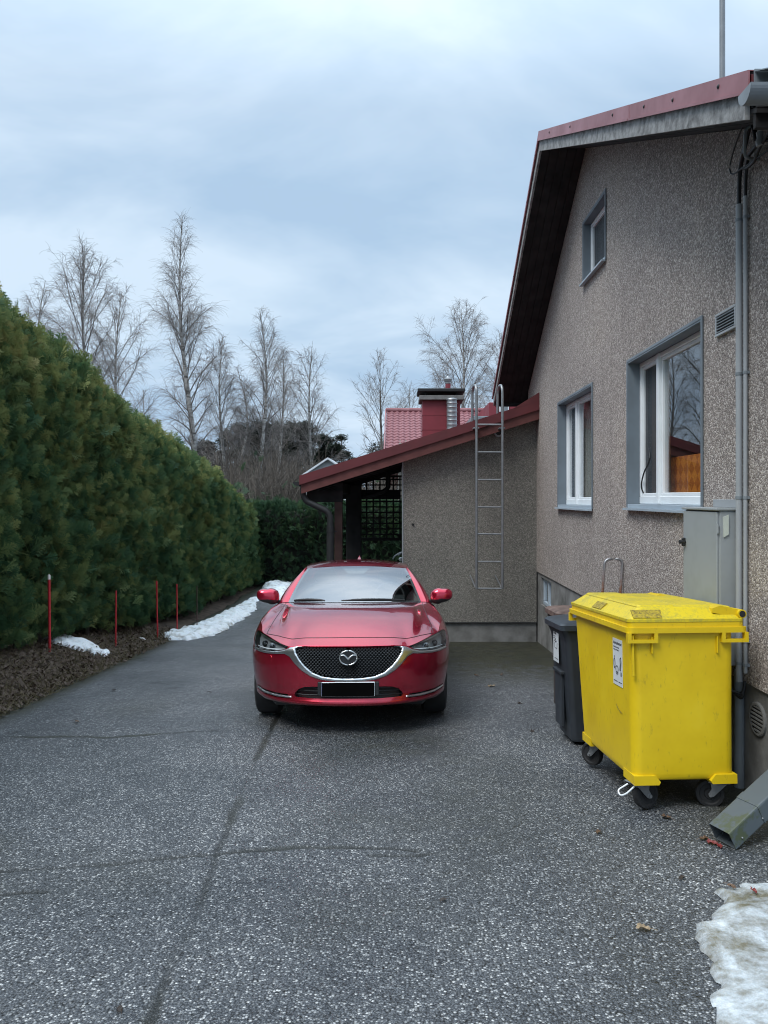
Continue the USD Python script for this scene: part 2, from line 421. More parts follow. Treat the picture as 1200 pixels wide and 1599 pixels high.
def near_line(pts, w, seed, wob=.02):
    """How close each vertex is to a wandering crack along pts: 1 on it, 0 at the distance w."""
    pts = np.asarray(pts, float)
    best = np.full(GX.shape, 9.)
    q = np.stack([GX + wob * 2 * (meshkit.fbm(P3 * 5, 3, seed) - .5), GY + wob * 2 * (meshkit.fbm(P3 * 5, 3, seed + 9) - .5)], -1)
    for a, b in zip(pts, pts[1:]):
        d = b - a
        t = np.clip(((q - a) @ d) / (d @ d), 0, 1)
        best = np.minimum(best, np.linalg.norm(q - a - t[..., None] * d, axis=-1))
    return np.clip(1 - best / w, 0, 1)


seam = near_line([(-.80, 2.2), (-.85, 2.6), (-.88, 3.3), (-.92, 3.75), (-.97, 4.5), (-1.05, 5.6), (-1.10, 6.8), (-1.2, 9.0)], .034, 3)
crack = np.maximum.reduce([near_line([(-2.2, 3.7), (-1.95, 3.76), (-1.40, 3.86), (-1.05, 3.95), (-.55, 4.07), (-.05, 4.08), (.1, 4.05)], .030, 21, .03),
                           near_line([(-.15, 3.98), (.10, 3.96), (.22, 4.0)], .026, 31, .02),
                           near_line([(-2.1, 3.5), (-1.8, 3.53), (-1.62, 3.56)], .026, 41, .02),
                           near_line([(-3.2, 6.4), (-2.4, 6.35), (-1.6, 6.6)], .035, 51, .05)])
strength = np.clip(meshkit.fbm(P3 * 2.2, 3, 77) * 2.6 - .6, .35, 1)
cr = np.maximum(np.clip(seam * 1.6 - .25, 0, 1) * strength * .70 * (.55 + .6 * meshkit.noise(P3 * 26, 99)), np.clip(crack * 1.7 - .35, 0, 1) * np.clip(strength, .55, 1))
moss = np.maximum.reduce([np.clip((GX - 1.55) / .6, 0, 1) * np.clip((GY - 3.2) / 1.5, 0, 1),
                          np.clip(1 - (12.15 - GY) / 3.8, 0, 1) ** .7 * np.clip((GX - .0) / .8, 0, 1) * 1.4,
                          np.clip((-3.42 - GX) / .3, 0, 1),
                          seam ** .5 * np.clip(meshkit.fbm(P3 * 1.3, 2, 8) * 3 - 1.35, 0, 1),
                          crack ** .5 * np.clip(meshkit.fbm(P3 * 1.7, 2, 18) * 3 - 1.2, 0, 1),
                          .30 * np.clip(meshkit.fbm(P3 * .8, 3, 28) * 4 - 2.2, 0, 1)])
edge_cut = -3.83 + .10 * (meshkit.fbm(P3 * 1.6, 3, 5) - .5) * 2
GZ = ground(np.maximum(GX, -3.7), GY) + .010 * (meshkit.fbm(P3 * .6, 2, 15) - .5) * 2 - .012 * cr - np.where(GX < edge_cut, .06 + .5 * (edge_cut - GX), 0)
drive = single('driveway', grid(np.stack([GX, GY, GZ], -1)), M['asphalt'], kind='structure', smooth=True)
mask = np.stack([np.clip(cr * 1.2, 0, 1), np.clip(moss, 0, 1), GX * 0], -1).reshape(-1, 3)
UsdGeom.PrimvarsAPI(drive.prim).CreatePrimvar('mask', Sdf.ValueTypeNames.Color3fArray, 'vertex').Set(Vt.Vec3fArray.FromNumpy(mask.astype(np.float32)))

# ------------------------------------------------------------------ the house: gable wall at x = 2.2, ridge along x
XW, XR = 2.2, 1.65                                           # wall plane, outer edge of the roof's overhang
Zr = lambda r: ZC + r                                        # heights measured from the lens
EAVE, RIDGE, FAR = (3.61, Zr(1.995)), (9.0, Zr(4.278)), (13.37, Zr(1.81))
house = thing('house', 'grey pebble-dashed two-storey gable house with white windows and red metal roof', 'house', (XW, 8.5, float(ground(2.2, 8.5))))
openings = {'attic': (8.12, 9.09, Zr(2.52), Zr(3.24)), 'large': (5.546, 7.33, Zr(-.095), Zr(1.29)), 'small': (8.68, 10.52, Zr(-.13), Zr(1.28))}
PL = Zr(-1.17)
wall_poly = sg.Polygon([(4.05, PL), (13.0, PL), (13.0, Zr(1.78)), (9.0, Zr(4.10)), (4.05, Zr(1.99))])
for y0, y1, z0, z1 in openings.values():
    wall_poly = wall_poly.difference(sg.box(y0, z0, y1, z1))
part(house, 'wall', prism_x(wall_poly, XW, XW + .30), M['wall'])
part(house, 'wall', cat_([box(XW + .3, 11, 4.05, 4.35, PL, Zr(2.0)), box(XW + .3, 11, 12.7, 13.0, PL, Zr(1.75)), prism_x(sg.Polygon([(4.05, PL), (13.0, PL), (13.0, Zr(1.78)), (9.0, Zr(4.10)), (4.05, Zr(1.99))]), 10.7, 11.0)]), M['wall'], label='far and side walls of the house')
base = sg.Polygon([(4.08, -1.6), (13.0, -1.6), (13.0, PL), (4.08, PL)]).difference(sg.box(11.15, Zr(-1.66), 11.95, Zr(-1.235)))
part(house, 'plinth', cat_([prism_x(base, XW + .022, XW + .30), box(XW + .3, 11, 4.08, 4.3, -1.6, PL)]), M['plinth'])
part(house, 'floor', box(XW + .3, 10.7, 4.35, 12.7, Zr(-.95), Zr(-.9)), M['dark_room'])
part(house, 'inner_wall', cat_([box(5.6, 5.7, 4.35, 12.7, Zr(-.9), Zr(1.8)), box(XW + .3, 5.6, 7.9, 8.0, Zr(-.9), Zr(1.8)), box(XW + .3, 5.6, 4.35, 12.7, Zr(1.8), Zr(1.86))]), M['room'])


def slope(a, b, dz0, dz1, x0, x1, seg=1):
    """The part of the roof between two depths dz0 and dz1 below the line a-b, from x0 to x1."""
    return prism_x(sg.Polygon([(a[0], a[1] + dz0), (b[0], b[1] + dz0), (b[0], b[1] + dz1), (a[0], a[1] + dz1)]), x0, x1)


near_roof, far_roof = [], []
part(house, 'roof', cat_([slope(EAVE, RIDGE, -.005, -.04, XR + .012, 11.6), slope(RIDGE, FAR, -.005, -.04, XR + .012, 11.6)]), M['red_metal'])
# standing seams on the red sheet
for k in range(18):
    for a, b in ((EAVE, RIDGE), (RIDGE, FAR)):
        near_roof.append(slope(a, b, .02, -.004, XR + .35 + .55 * k, XR + .375 + .55 * k))
part(house, 'roof_seams', cat_(near_roof), M['red_metal'])
# the flashing in three lengths on the near slope and two on the far one, each with its screws
lerp = lambda a, b, t: (a[0] + (b[0] - a[0]) * t, a[1] + (b[1] - a[1]) * t)
cuts = [0, .34, .68, 1]
for a, b, ts in ((EAVE, RIDGE, [0, .345, 1]), (RIDGE, FAR, [0, .5, 1])):
    for t0, t1 in zip(ts, ts[1:]):
        p, q = lerp(a, b, t0 + (.0004 if t0 else 0)), lerp(a, b, min(1, t1 + (.004 if t1 < 1 else 0)))
        k = .002 * (t0 > 0)
        lip = slope((p[0], p[1] + .012), (q[0], q[1] + .012), 0, -.105, XR - .004 - k, XR + .004 - k)
        top = slope((p[0], p[1] + .012), (q[0], q[1] + .012), .004, 0.0, XR - .004 - k, XR + .11)
        hem = slope((p[0], p[1] - .088), (q[0], q[1] - .088), 0.004, -.010, XR - .016 - k, XR - .005 - k)
        fl = part(house, 'flashing', cat_([lip, top, hem]), M['faded_red'])
        n = 3 if a is EAVE else 4
        for j in range(n):
            c = lerp(p, q, (j + .35 + .3 * rng.random()) / n)
            z = c[1] - .035 + .01 * rng.random()
            part(fl, 'screw', lathe([(0, -.006), (.006, -.005), (.012, 0), (.012, .004)], 10, 'x', (XR - .006 - k, c[0], z)), M['black'])
for a, b in ((EAVE, RIDGE), (RIDGE, FAR)):
    a2 = lerp(a, b, .012) if a is EAVE else a
    part(house, 'bargeboard', slope(a2, b, -.075, -.215, XR + .008, XR + .034), M['old_wood'])
# soffit boards under the overhang, along the slope, five on each side
for a, b in ((EAVE, RIDGE), (RIDGE, FAR)):
    for k in range(5):
        x0 = XR + .036 + k * .103
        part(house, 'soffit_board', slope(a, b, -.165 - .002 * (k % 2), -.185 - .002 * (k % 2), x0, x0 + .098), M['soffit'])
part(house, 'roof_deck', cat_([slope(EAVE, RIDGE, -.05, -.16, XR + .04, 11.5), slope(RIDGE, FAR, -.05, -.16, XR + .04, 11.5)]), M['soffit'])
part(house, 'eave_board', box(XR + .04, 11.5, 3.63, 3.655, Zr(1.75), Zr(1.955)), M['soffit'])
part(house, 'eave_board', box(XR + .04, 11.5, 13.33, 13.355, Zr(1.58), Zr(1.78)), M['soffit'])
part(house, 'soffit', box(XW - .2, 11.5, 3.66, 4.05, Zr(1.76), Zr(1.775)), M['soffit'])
# grey drip sheet and half-round gutter along the near eave
part(house, 'drip_sheet', prism_x(sg.Polygon([(3.44, Zr(1.925)), (3.594, Zr(1.995)), (3.594, Zr(2.0)), (3.44, Zr(1.93))]), XR + .02, 11.5), M['gutter_grey'])
part(house, 'eave_trim', box(XR + .02, 11.5, 3.596, 3.606, Zr(1.88), Zr(2.008)), M['gutter_grey'])
ang = np.linspace(math.pi, 2 * math.pi, 17)
gc, gr = (3.505, Zr(1.862)), .066
outer = [(gc[0] + gr * math.cos(a), gc[1] + gr * math.sin(a)) for a in ang]
inner = [(gc[0] + (gr - .004) * math.cos(a), gc[1] + (gr - .004) * math.sin(a)) for a in ang[::-1]]
gt = part(house, 'gutter', prism_x(sg.Polygon(outer + inner), 1.585, 11.4), M['gutter_grey'])
part(gt, 'gutter_end', prism_x(sg.Polygon(outer), 1.58, 1.5848), M['gutter_grey'])
part(gt, 'gutter_hook', prism_x(sg.Polygon([(gc[0] + (gr + .004) * math.cos(a), gc[1] + (gr + .004) * math.sin(a)) for a in ang] + [(gc[0] + (gr + .0005) * math.cos(a), gc[1] + (gr + .0005) * math.sin(a)) for a in ang[::-1]]), 1.95, 1.975), M['gutter_grey'])


def window(name, y0, y1, z0, z1, d=.10, split=None, left='pane', fw=.042, s=.030):
    """A recessed white window in metal-clad reveals. split: the depth of its mullion."""
    x0, xf = XW - .012, XW + d
    w = part(house, 'window', cat_([box(x0, xf + .06, y0, y0 + .012, z0, z1), box(x0, xf + .06, y1 - .012, y1, z0, z1), box(x0, xf + .06, y0 + .012, y1 - .012, z1 - .014, z1),
                                    # thin folded edges that lap over the render
                                    box(x0 - .004, x0 + .008, y0 - .022, y0 - .0005, z0, z1 + .022), box(x0 - .004, x0 + .008, y1 + .0005, y1 + .022, z0, z1 + .022), box(x0 - .004, x0 + .008, y0 - .0005, y1 + .0005, z1 + .0005, z1 + .022)]), M['cladding'], label='window casing of blue-grey sheet metal')
    a, b, lo, hi = y0 + .013, y1 - .013, z0 + .035, z1 - .015
    fr = [rbox(xf, xf + .07, a, b, lo, lo + fw + .03), rbox(xf, xf + .07, a, b, hi - fw, hi), rbox(xf + .001, xf + .069, a, a + fw, lo + fw + .029, hi - fw + .001), rbox(xf + .001, xf + .069, b - fw, b, lo + fw + .029, hi - fw + .001)]
    if split:
        fr.append(rbox(xf - .012, xf + .068, split - .034, split + .034, lo + .002, hi - .002))
    part(w, 'frame', cat_(fr), M['white'])
    sections = [(a + fw, b - fw)] if not split else [(a + fw, split - .034), (split + .034, b - fw)]
    for k, (p, q) in enumerate(sections):
        lo2, hi2 = lo + fw + .03, hi - fw
        sash = [rbox(xf + .012, xf + .06, p, q, lo2, lo2 + s, .004), rbox(xf + .012, xf + .06, p, q, hi2 - s, hi2, .004), rbox(xf + .013, xf + .059, p, p + s, lo2 + s - .001, hi2 - s + .001, .004), rbox(xf + .013, xf + .059, q - s, q, lo2 + s - .001, hi2 - s + .001, .004)]
        part(w, 'sash', cat_(sash), M['white'])
        dark = left == 'screen' and (k == 1 or not split)
        part(w, 'insect_screen' if dark else 'pane', box(xf + .034, xf + .037, p + s - .004, q - s + .004, lo2 + s - .004, hi2 - s + .004), M['screen' if dark else 'glass'])
    part(w, 'sill', prism_x(sg.Polygon([(y0 - .015, z0 - .022), (y1 + .015, z0 - .022), (y1 + .015, z0 - .003), (y0 - .015, z0 - .003)]), XW - .055, XW - .013), M['sill'])
    part(w, 'sill', box(XW - .0125, xf + .07, y0 + .0125, y1 - .0125, z0 - .002, z0 + .034), M['sill'])
    return w


window('attic', *openings['attic'], d=.075, left='screen', fw=.03, s=.022)
window('large', *openings['large'], split=6.78, left='screen')
window('small', *openings['small'], split=9.89)
# cellar window in the plinth
bw = part(house, 'cellar_window', cat_([rbox(XW + .06, XW + .11, 11.15, 11.95, Zr(-1.655), Zr(-1.60)), rbox(XW + .06, XW + .11, 11.15, 11.95, Zr(-1.29), Zr(-1.24)), rbox(XW + .06, XW + .11, 11.15, 11.21, Zr(-1.60), Zr(-1.29)), rbox(XW + .06, XW + .11, 11.89, 11.95, Zr(-1.60), Zr(-1.29)), rbox(XW + .06, XW + .11, 11.52, 11.58, Zr(-1.60), Zr(-1.29))]), M['sill'])
part(bw, 'pane', box(XW + .085, XW + .088, 11.2, 11.9, Zr(-1.61), Zr(-1.28)), M['glass'])
part(bw, 'reveal', box(XW + .16, XW + .28, 11.1, 12.0, Zr(-1.7), Zr(-1.2)), M['dark_room'])


def louvre(y0, y1, z0, z1, n, name='wall_vent'):
    v = part(house, name, cat_([rbox(XW - .022, XW + .01, y0, y1, z1 - .018, z1, .003), rbox(XW - .022, XW + .01, y0, y1, z0, z0 + .018, .003), rbox(XW - .021, XW + .01, y0, y0 + .018, z0 + .017, z1 - .017, .003), rbox(XW - .021, XW + .01, y1 - .018, y1, z0 + .017, z1 - .017, .003)]), M['zinc'])
    part(v, 'dark_back', box(XW - .004, XW + .004, y0 + .015, y1 - .015, z0 + .015, z1 - .015), M['black'])
    h = (z1 - z0 - .036) / n
    for k in range(n):
        zc = z0 + .018 + (k + .5) * h
        part(v, 'slat', prism_x(sg.Polygon([(y0 + .018, zc - .003), (y1 - .018, zc - .003), (y1 - .018, zc + .003), (y0 + .018, zc + .003)]), XW - .019, XW - .005), M['gutter_grey'])


louvre(4.965, 5.285, Zr(1.10), Zr(1.255), 6)
# round vent in the plinth
rv = part(house, 'round_vent', lathe([(.085, 0), (.104, 0), (.104, .012), (.098, .016), (.085, .016)], 32, 'x', (0, 0, 0)).apply_transform(np.diag([-1, 1, 1, 1.])).apply_translation((XW + .022, 4.73, Zr(-1.364))), M['plinth'])
part(rv, 'dark_back', lathe([(0, 0), (.086, 0), (.086, .003), (0, .003)], 32, 'x', (XW + .0165, 4.73, Zr(-1.364))), M['black'])
for k in range(7):
    z = -.072 + k * .024
    w = math.sqrt(max(.0855 ** 2 - z * z, 0))
    part(rv, 'slat', box(XW + .0075, XW + .0155, 4.73 - w, 4.73 + w, Zr(-1.364) + z - .005, Zr(-1.364) + z + .005), M['plinth'])

# curtains and an orange chequered blind inside
def curtain_mesh(y0, y1, z0, z1, x, folds, amp=.03):
    y = np.linspace(y0, y1, folds * 8 + 1)
    xx = x + amp * np.sin(np.linspace(0, folds * 2 * math.pi, len(y))) + .01 * np.sin(np.linspace(0, 7, len(y)))
    z = np.linspace(z0, z1, 6)
    return grid(np.stack([np.broadcast_to(xx[:, None], (len(y), 6)), np.broadcast_to(y[:, None], (len(y), 6)), np.broadcast_to(z, (len(y), 6))], -1))


def cloth(name, color, tr=.35):
    return material(name, {'d': ('principled_bsdf', {'base_color': color, 'roughness': .9}), 't': ('translucent_bsdf', {'color': color}), 'm': ('mix_closure', {'fac': tr})}, [('d.BSDF', 'm.closure1'), ('t.BSDF', 'm.closure2')], surface='m.closure')


blindm = material('orange_diamond_cloth', {'g': ('geometry', {}), 's': ('separate_xyz', {}), 'u': ('math', {'math_type': 'add'}), 'v': ('math', {'math_type': 'subtract'}), 'c': ('combine_xyz', {'z': .31}),
    'k': ('checker_texture', {'scale': 8.0, 'color1': (.80, .27, .035), 'color2': (.55, .155, .02)}), 'p': ('principled_bsdf', {'roughness': .9})},
    [('g.position', 's.vector'), ('s.y', 'u.value1'), ('s.z', 'u.value2'), ('s.y', 'v.value1'), ('s.z', 'v.value2'), ('u.value', 'c.x'), ('v.value', 'c.y'), ('c.vector', 'k.vector'), ('k.color', 'p.base_color')], surface='p.BSDF')
tan, pale = cloth('tan_curtain', (.72, .46, .26)), cloth('pale_curtain', (.66, .66, .62))
single('curtain', curtain_mesh(6.93, 7.31, Zr(-.09), Zr(1.27), XW + .235, 4), tan, 'tan gathered curtain hanging inside the big window beside its mullion', 'curtain')
single('curtain', curtain_mesh(9.35, 10.5, Zr(-.12), Zr(1.26), XW + .225, 9), pale, 'pale folded curtain inside the smaller window nearer the wing', 'curtain')
single('blind', rbox(XW + .26, XW + .275, 5.56, 6.93, Zr(-.09), Zr(.36), .004), blindm, 'orange cloth with darker diamonds low inside the big window', 'blind')
loop = smooth_line([(XW + .125, 7.23, Zr(.02)), (XW + .10, 7.26, Zr(.10)), (XW + .095, 7.18, Zr(.22)), (XW + .10, 7.02, Zr(.36)), (XW + .115, 7.10, Zr(.45))], 20)
single('window_cable', tube(loop, .007, 8), M['cable'], 'black loop of cable hanging out of the narrow dark sash', 'cable')

# ------------------------------------------------------------------ the low extension with its open porch
YE, YF = 12.2, 11.95                                          # front wall, fascia plane
ext = thing('extension', 'low roughcast wing with red lean-to roof and open porch at its left end', 'extension', (1.1, YE, float(ground(1.1, YE))))
TOPW = lambda x: Zr(1.49) - (XW - x) * .3137
pe = Zr(-1.985)
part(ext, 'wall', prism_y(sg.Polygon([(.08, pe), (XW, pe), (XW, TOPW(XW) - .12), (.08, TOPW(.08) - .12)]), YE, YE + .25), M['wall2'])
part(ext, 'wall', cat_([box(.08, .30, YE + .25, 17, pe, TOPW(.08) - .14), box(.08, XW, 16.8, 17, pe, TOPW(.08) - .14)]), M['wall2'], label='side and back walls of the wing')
part(ext, 'plinth', cat_([box(.095, XW, YE + .02, YE + .25, -1.4, pe), box(.095, .3, YE + .25, 17, -1.4, pe)]), M['plinth'])
part(ext, 'drip_edge', box(.07, XW, YE - .012, YE + .03, pe - .006, pe + .006), M['cable'])
part(ext, 'corner_trim', box(.066, .082, YE - .012, YE + .02, pe, TOPW(.08) - .16), M['zinc'], label='thin pale metal corner strip')
part(ext, 'wall_hook', lathe([(0, -.03), (.014, -.028), (.014, .0), (.02, 0), (.02, .004)], 10, 'y', (.235, YE, at(0, 819, YE)[2])), M['black'])
XE = -1.54


def lean(dz0, dz1, y0, y1, x0=XE, x1=XW):
    return prism_y(sg.Polygon([(x0, TOPW(x0) + dz0), (x1, TOPW(x1) + dz0), (x1, TOPW(x1) + dz1), (x0, TOPW(x0) + dz1)]), y0, y1)


part(ext, 'roof', lean(.0, -.03, YF + .03, 17.3), M['red_metal'])
part(ext, 'roof_deck', lean(-.031, -.13, YF + .07, 17.2), M['soffit'])
part(ext, 'flashing', cat_([lean(.02, -.115, YF, YF + .006), lean(.026, .02, YF, YF + .12), lean(-.11, -.120, YF - .012, YF - .001)]), M['red_metal'])
part(ext, 'bargeboard', lean(-.10, -.265, YF + .016, YF + .045, XE + .03), plain('brown_red_board', (.125, .035, .030), .6, vary=.18, scale=5, coords='pos'))
part(ext, 'upturn', prism_y(sg.Polygon([(XW - .42, TOPW(XW - .42) + .02), (XW - .003, TOPW(XW) + .15), (XW - .003, TOPW(XW) + .02)]), YF - .002, YF + .09), M['red_metal'], label='small upturned red corner against the house wall')
for k in range(7):                                            # rafters seen from below in the porch
    y = YF + .35 + k * .78
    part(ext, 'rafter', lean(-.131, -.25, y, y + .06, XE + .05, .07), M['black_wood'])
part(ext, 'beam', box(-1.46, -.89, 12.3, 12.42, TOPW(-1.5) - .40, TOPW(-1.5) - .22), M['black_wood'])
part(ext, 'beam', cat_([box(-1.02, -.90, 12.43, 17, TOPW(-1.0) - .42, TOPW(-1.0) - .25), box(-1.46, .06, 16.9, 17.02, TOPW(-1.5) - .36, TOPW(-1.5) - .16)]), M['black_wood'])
gz = lambda x, y: float(ground(x, y)) - .02
part(ext, 'post', rbox(-1.02, -.895, 12.3, 12.42, gz(-1, 12.3), TOPW(-1.5) - .40, .006), M['brown_wood'], label='brown square porch post')
part(ext, 'post', rbox(-.97, -.69, 14.3, 14.55, gz(-1, 14), TOPW(-1.0) - .25, .006), M['black_wood'], label='wide dark porch pillar')
part(ext, 'post', rbox(-.99, -.87, 16.85, 16.97, gz(-1, 16.9), TOPW(-1.0) - .25, .006), M['brown_wood'])
# gutter on the low eave and its swan-necked black downpipe
gx, gzc = XE - .045, TOPW(XE) - .07
ang = np.linspace(math.pi, 2 * math.pi, 13)
o = [(gx + .062 * math.cos(a), gzc + .062 * math.sin(a)) for a in ang]; i_ = [(gx + .057 * math.cos(a), gzc + .057 * math.sin(a)) for a in ang[::-1]]
g1 = part(ext, 'gutter', prism_y(sg.Polygon(o + i_), YF + .06, 17.3), M['gutter_black'])
part(g1, 'gutter_end', prism_y(sg.Polygon(o), YF + .055, YF + .0595), M['gutter_black'])
pipe = round_corners([at(474, 757, 12.05) , at(474, 781, 12.05), at(516, 800, 12.05), at(516, 823, 12.05)], .16, 8)
part(ext, 'downpipe', tube(pipe, .050, 14), M['gutter_black'], 40)
b = at(516, 822, 12.05)
part(ext, 'downpipe', tube([b, [b[0], b[1], gz(b[0], b[1])]], .057, 14), M['gutter_black'], 40)
for py in (830, 905):
    c = at(516, py, 12.05)
    part(ext, 'pipe_clip', cat_([tube([c - [0, 0, .012], c + [0, 0, .012]], .062, 14), box(c[0], -.96, c[1] + .04, c[1] + .055, c[2] - .01, c[2] + .01)]), M['gutter_black'])
p2 = round_corners([at(607, 742, 14.6), at(607, 762, 14.6), at(598, 768, 14.6), at(566, 777, 14.6)], .1, 6)
part(ext, 'downpipe', tube(p2, .042, 12), M['gutter_black'], 40, label='short black pipe bend in front of the trellis')
# trellis: every slat on its own
ty = 15.0
tx0, tx1 = at(565, 0, ty)[0], .07
tz0, tz1 = at(0, 842, ty)[2], at(0, 742, ty)[2]
tre = part(ext, 'trellis', cat_([rbox(tx0 - .05, tx0, ty, ty + .05, gz(-.6, ty), tz1, .004), rbox(tx0, tx1, ty + .001, ty + .049, tz0 - .03, tz0 + .03, .004), rbox(tx0, tx1, ty + .001, ty + .049, tz1 - .04, tz1, .004)]), M['black_wood'])
for k in range(6):
    x = tx0 + (k + .75) * (tx1 - tx0) / 6
    part(tre, 'slat', rbox(x - .015, x + .015, ty + .005, ty + .02, tz0 + .03, tz1 - .04, .003), M['black_wood'])
for k in range(11):
    z = tz0 + .03 + (k + .6) * (tz1 - tz0 - .07) / 11
    part(tre, 'slat', rbox(tx0, tx1, ty + .021, ty + .036, z - .014, z + .014, .003), M['black_wood'])
# chimney with its cap, hood and metal duct
cy = 14.4
c0, c1 = at(660, 0, cy)[0], at(719, 0, cy)[0]
ct, cb = at(0, 625, cy)[2], at(0, 700, cy)[2]
ch = part(ext, 'chimney', cat_([rbox(c0, c1, cy, cy + .6, cb, ct, .008), *[box(c0 - .004, c1 + .004, cy - .004, cy + .604, z - .004, z + .004) for z in (cb + .35, cb + .62)]]), M['chimney_red'])
part(ch, 'cap', rbox(c0 - .06, c1 + .07, cy - .08, cy + .68, ct, ct + .085, .01), plain('chimney_concrete', (.17, .17, .165), .9, vary=.2, scale=6, coords='pos'))
hy0, hy1 = ct + .155, ct + .215
part(ch, 'hood', rbox(c0 - .09, c1 + .09, cy - .10, cy + .70, hy0, hy1, .01), M['gutter_black'])
for x in (c0 + .06, c1 - .06):
    for y in (cy + .05, cy + .55):
        part(ch, 'hood_leg', box(x - .012, x + .012, y - .012, y + .012, ct + .08, hy0 + .002), M['black'])
d = at(706, 0, cy - .14)
rings = []
for k in range(40):
    rings.append((.095 + (.006 if k % 5 == 0 else 0), -.62 + k * .62 / 39))
part(ch, 'flue_pipe', lathe([(0, -.62)] + rings + [(.11, .0), (.10, .02), (.02, .05), (0, .05)], 24, 'z', (d[0], cy - .14, ct - .01)), M['galv'], 40)
dv = at(700, 0, cy + .9)
zt, zb = at(0, 592, cy + .9)[2], at(0, 660, cy + .9)[2]
part(ch, 'vent_pipe', cat_([cyl((dv[0], cy + .9, zb), (dv[0], cy + .9, zt - .06), .055, 16)]), M['chimney_red'], 40)
part(ch, 'vent_cowl', lathe([(0, -.09), (.06, -.09), (.06, -.05), (.075, -.045), (.085, .0), (.045, .03), (.03, .06), (0, .065)], 20, 'z', (dv[0], cy + .9, zt)), M['galv'], 40)
# round lamp high on the wing wall
lx, lz = at(778, 676, YE)[0], at(778, 676, YE)[2]
lm = part(ext, 'wall_lamp', lathe([(0, 0), (.05, 0), (.05, .05), (.04, .075), (0, .075)], 24, 'y', (0, 0, 0)).apply_transform(np.diag([1, -1, 1, 1.])).apply_translation((lx, YE - .001, lz)), M['black'], 40)
part(lm, 'ring', lathe([(.044, .055), (.066, .055), (.07, .066), (.064, .078), (.044, .078)], 28, 'y', (0, 0, 0)).apply_transform(np.diag([1, -1, 1, 1.])).apply_translation((lx, YE - .001, lz)), M['zinc'], 40)

# ------------------------------------------------------------------ the ladder on the wing wall
YL = 11.78
ld = thing('ladder', 'galvanised steel wall ladder reaching over the red eave of the wing', 'ladder', (at(763, 0, YL)[0], YL, at(0, 919, YL)[2]))
xl, xr_ = at(744.5, 0, YL)[0], at(785, 0, YL)[0]
zb = at(0, 919, YL)[2]
for x, px in ((xl, 742), (xr_, 782)):
    zt = at(0, 600, YL)[2]
    rail = round_corners([(x, YL, zb), (x, YL, zt), (x - .035, YL + .28, zt), (x - .035, YL + .30, TOPW(x) + .02)], .13, 9)
    part(ld, 'rail', tube(rail, .021, 12), M['galv'], 40)
    part(ld, 'standoff', tube(round_corners([(x, YL, zb + .01), (x - .02, YL + .02, zb + .03), (x - .06, YE - .01, zb + .16)], .02, 4), .013, 8), M['galv'], 40)
for k, py in enumerate((663, 706, 749, 792, 834, 877, 919)):
    z = at(0, py, YL)[2]
    part(ld, 'rung', cyl((xl, YL, z), (xr_, YL, z), .013, 10), M['galv'], 40)
z = at(0, 668, YL)[2]
for x in (xl, xr_):
    part(ld, 'bracket', rbox(x - .045, x + .045, YL + .02, YE, z - .012, z + .012, .003), M['galv'])

# ------------------------------------------------------------------ hedges
def leaf_mat(name, stops, scale=.55, tr=.25, hue=None):
    nodes = {'g': ('geometry', {}), 'n': ('noise_texture', {'scale': scale, 'detail': 3., 'roughness': .6}), 'oi': ('object_info', {}),
             'jit': ('math', {'math_type': 'multiply_add', 'value2': .44, 'value3': -.22}), 'add': ('math', {'math_type': 'add', 'use_clamp': True}),
             'r': ('rgb_ramp', {'ramp': stops}),
             'd': ('principled_bsdf', {'roughness': .62, 'specular_ior_level': .25}), 't': ('translucent_bsdf', {}), 'm': ('mix_closure', {'fac': tr})}
    links = [('g.position', 'n.vector'), ('oi.random', 'jit.value1'), ('n.fac', 'add.value1'), ('jit.value', 'add.value2'), ('add.value', 'r.fac'),
             ('r.color', 'd.base_color'), ('r.color', 't.color'), ('d.BSDF', 'm.closure1'), ('t.BSDF', 'm.closure2')]
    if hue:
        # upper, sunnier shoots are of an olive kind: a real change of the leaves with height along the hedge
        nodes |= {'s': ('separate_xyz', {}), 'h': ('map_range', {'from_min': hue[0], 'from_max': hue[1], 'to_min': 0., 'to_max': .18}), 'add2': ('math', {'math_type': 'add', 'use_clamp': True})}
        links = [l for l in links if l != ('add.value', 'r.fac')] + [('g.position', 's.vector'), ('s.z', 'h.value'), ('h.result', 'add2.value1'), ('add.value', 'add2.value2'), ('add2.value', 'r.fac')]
    return material(name, nodes, links, surface='m.closure')


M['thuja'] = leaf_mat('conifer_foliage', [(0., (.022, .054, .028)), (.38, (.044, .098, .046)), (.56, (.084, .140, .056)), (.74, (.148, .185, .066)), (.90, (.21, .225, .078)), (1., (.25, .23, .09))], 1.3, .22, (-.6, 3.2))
M['thuja_dark'] = leaf_mat('dark_conifer_foliage', [(0., (.018, .040, .024)), (.45, (.036, .074, .038)), (.7, (.06, .105, .046)), (1., (.09, .115, .05))], .8)
M['pine'] = leaf_mat('pine_foliage', [(0., (.014, .022, .016)), (.5, (.025, .036, .026)), (1., (.055, .062, .042))], .3, .15)
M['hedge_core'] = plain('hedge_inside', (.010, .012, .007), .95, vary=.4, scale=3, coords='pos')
M['bark'] = plain('bark', (.07, .055, .045), .9, vary=.3, scale=8, bump=.5, bscale=30)


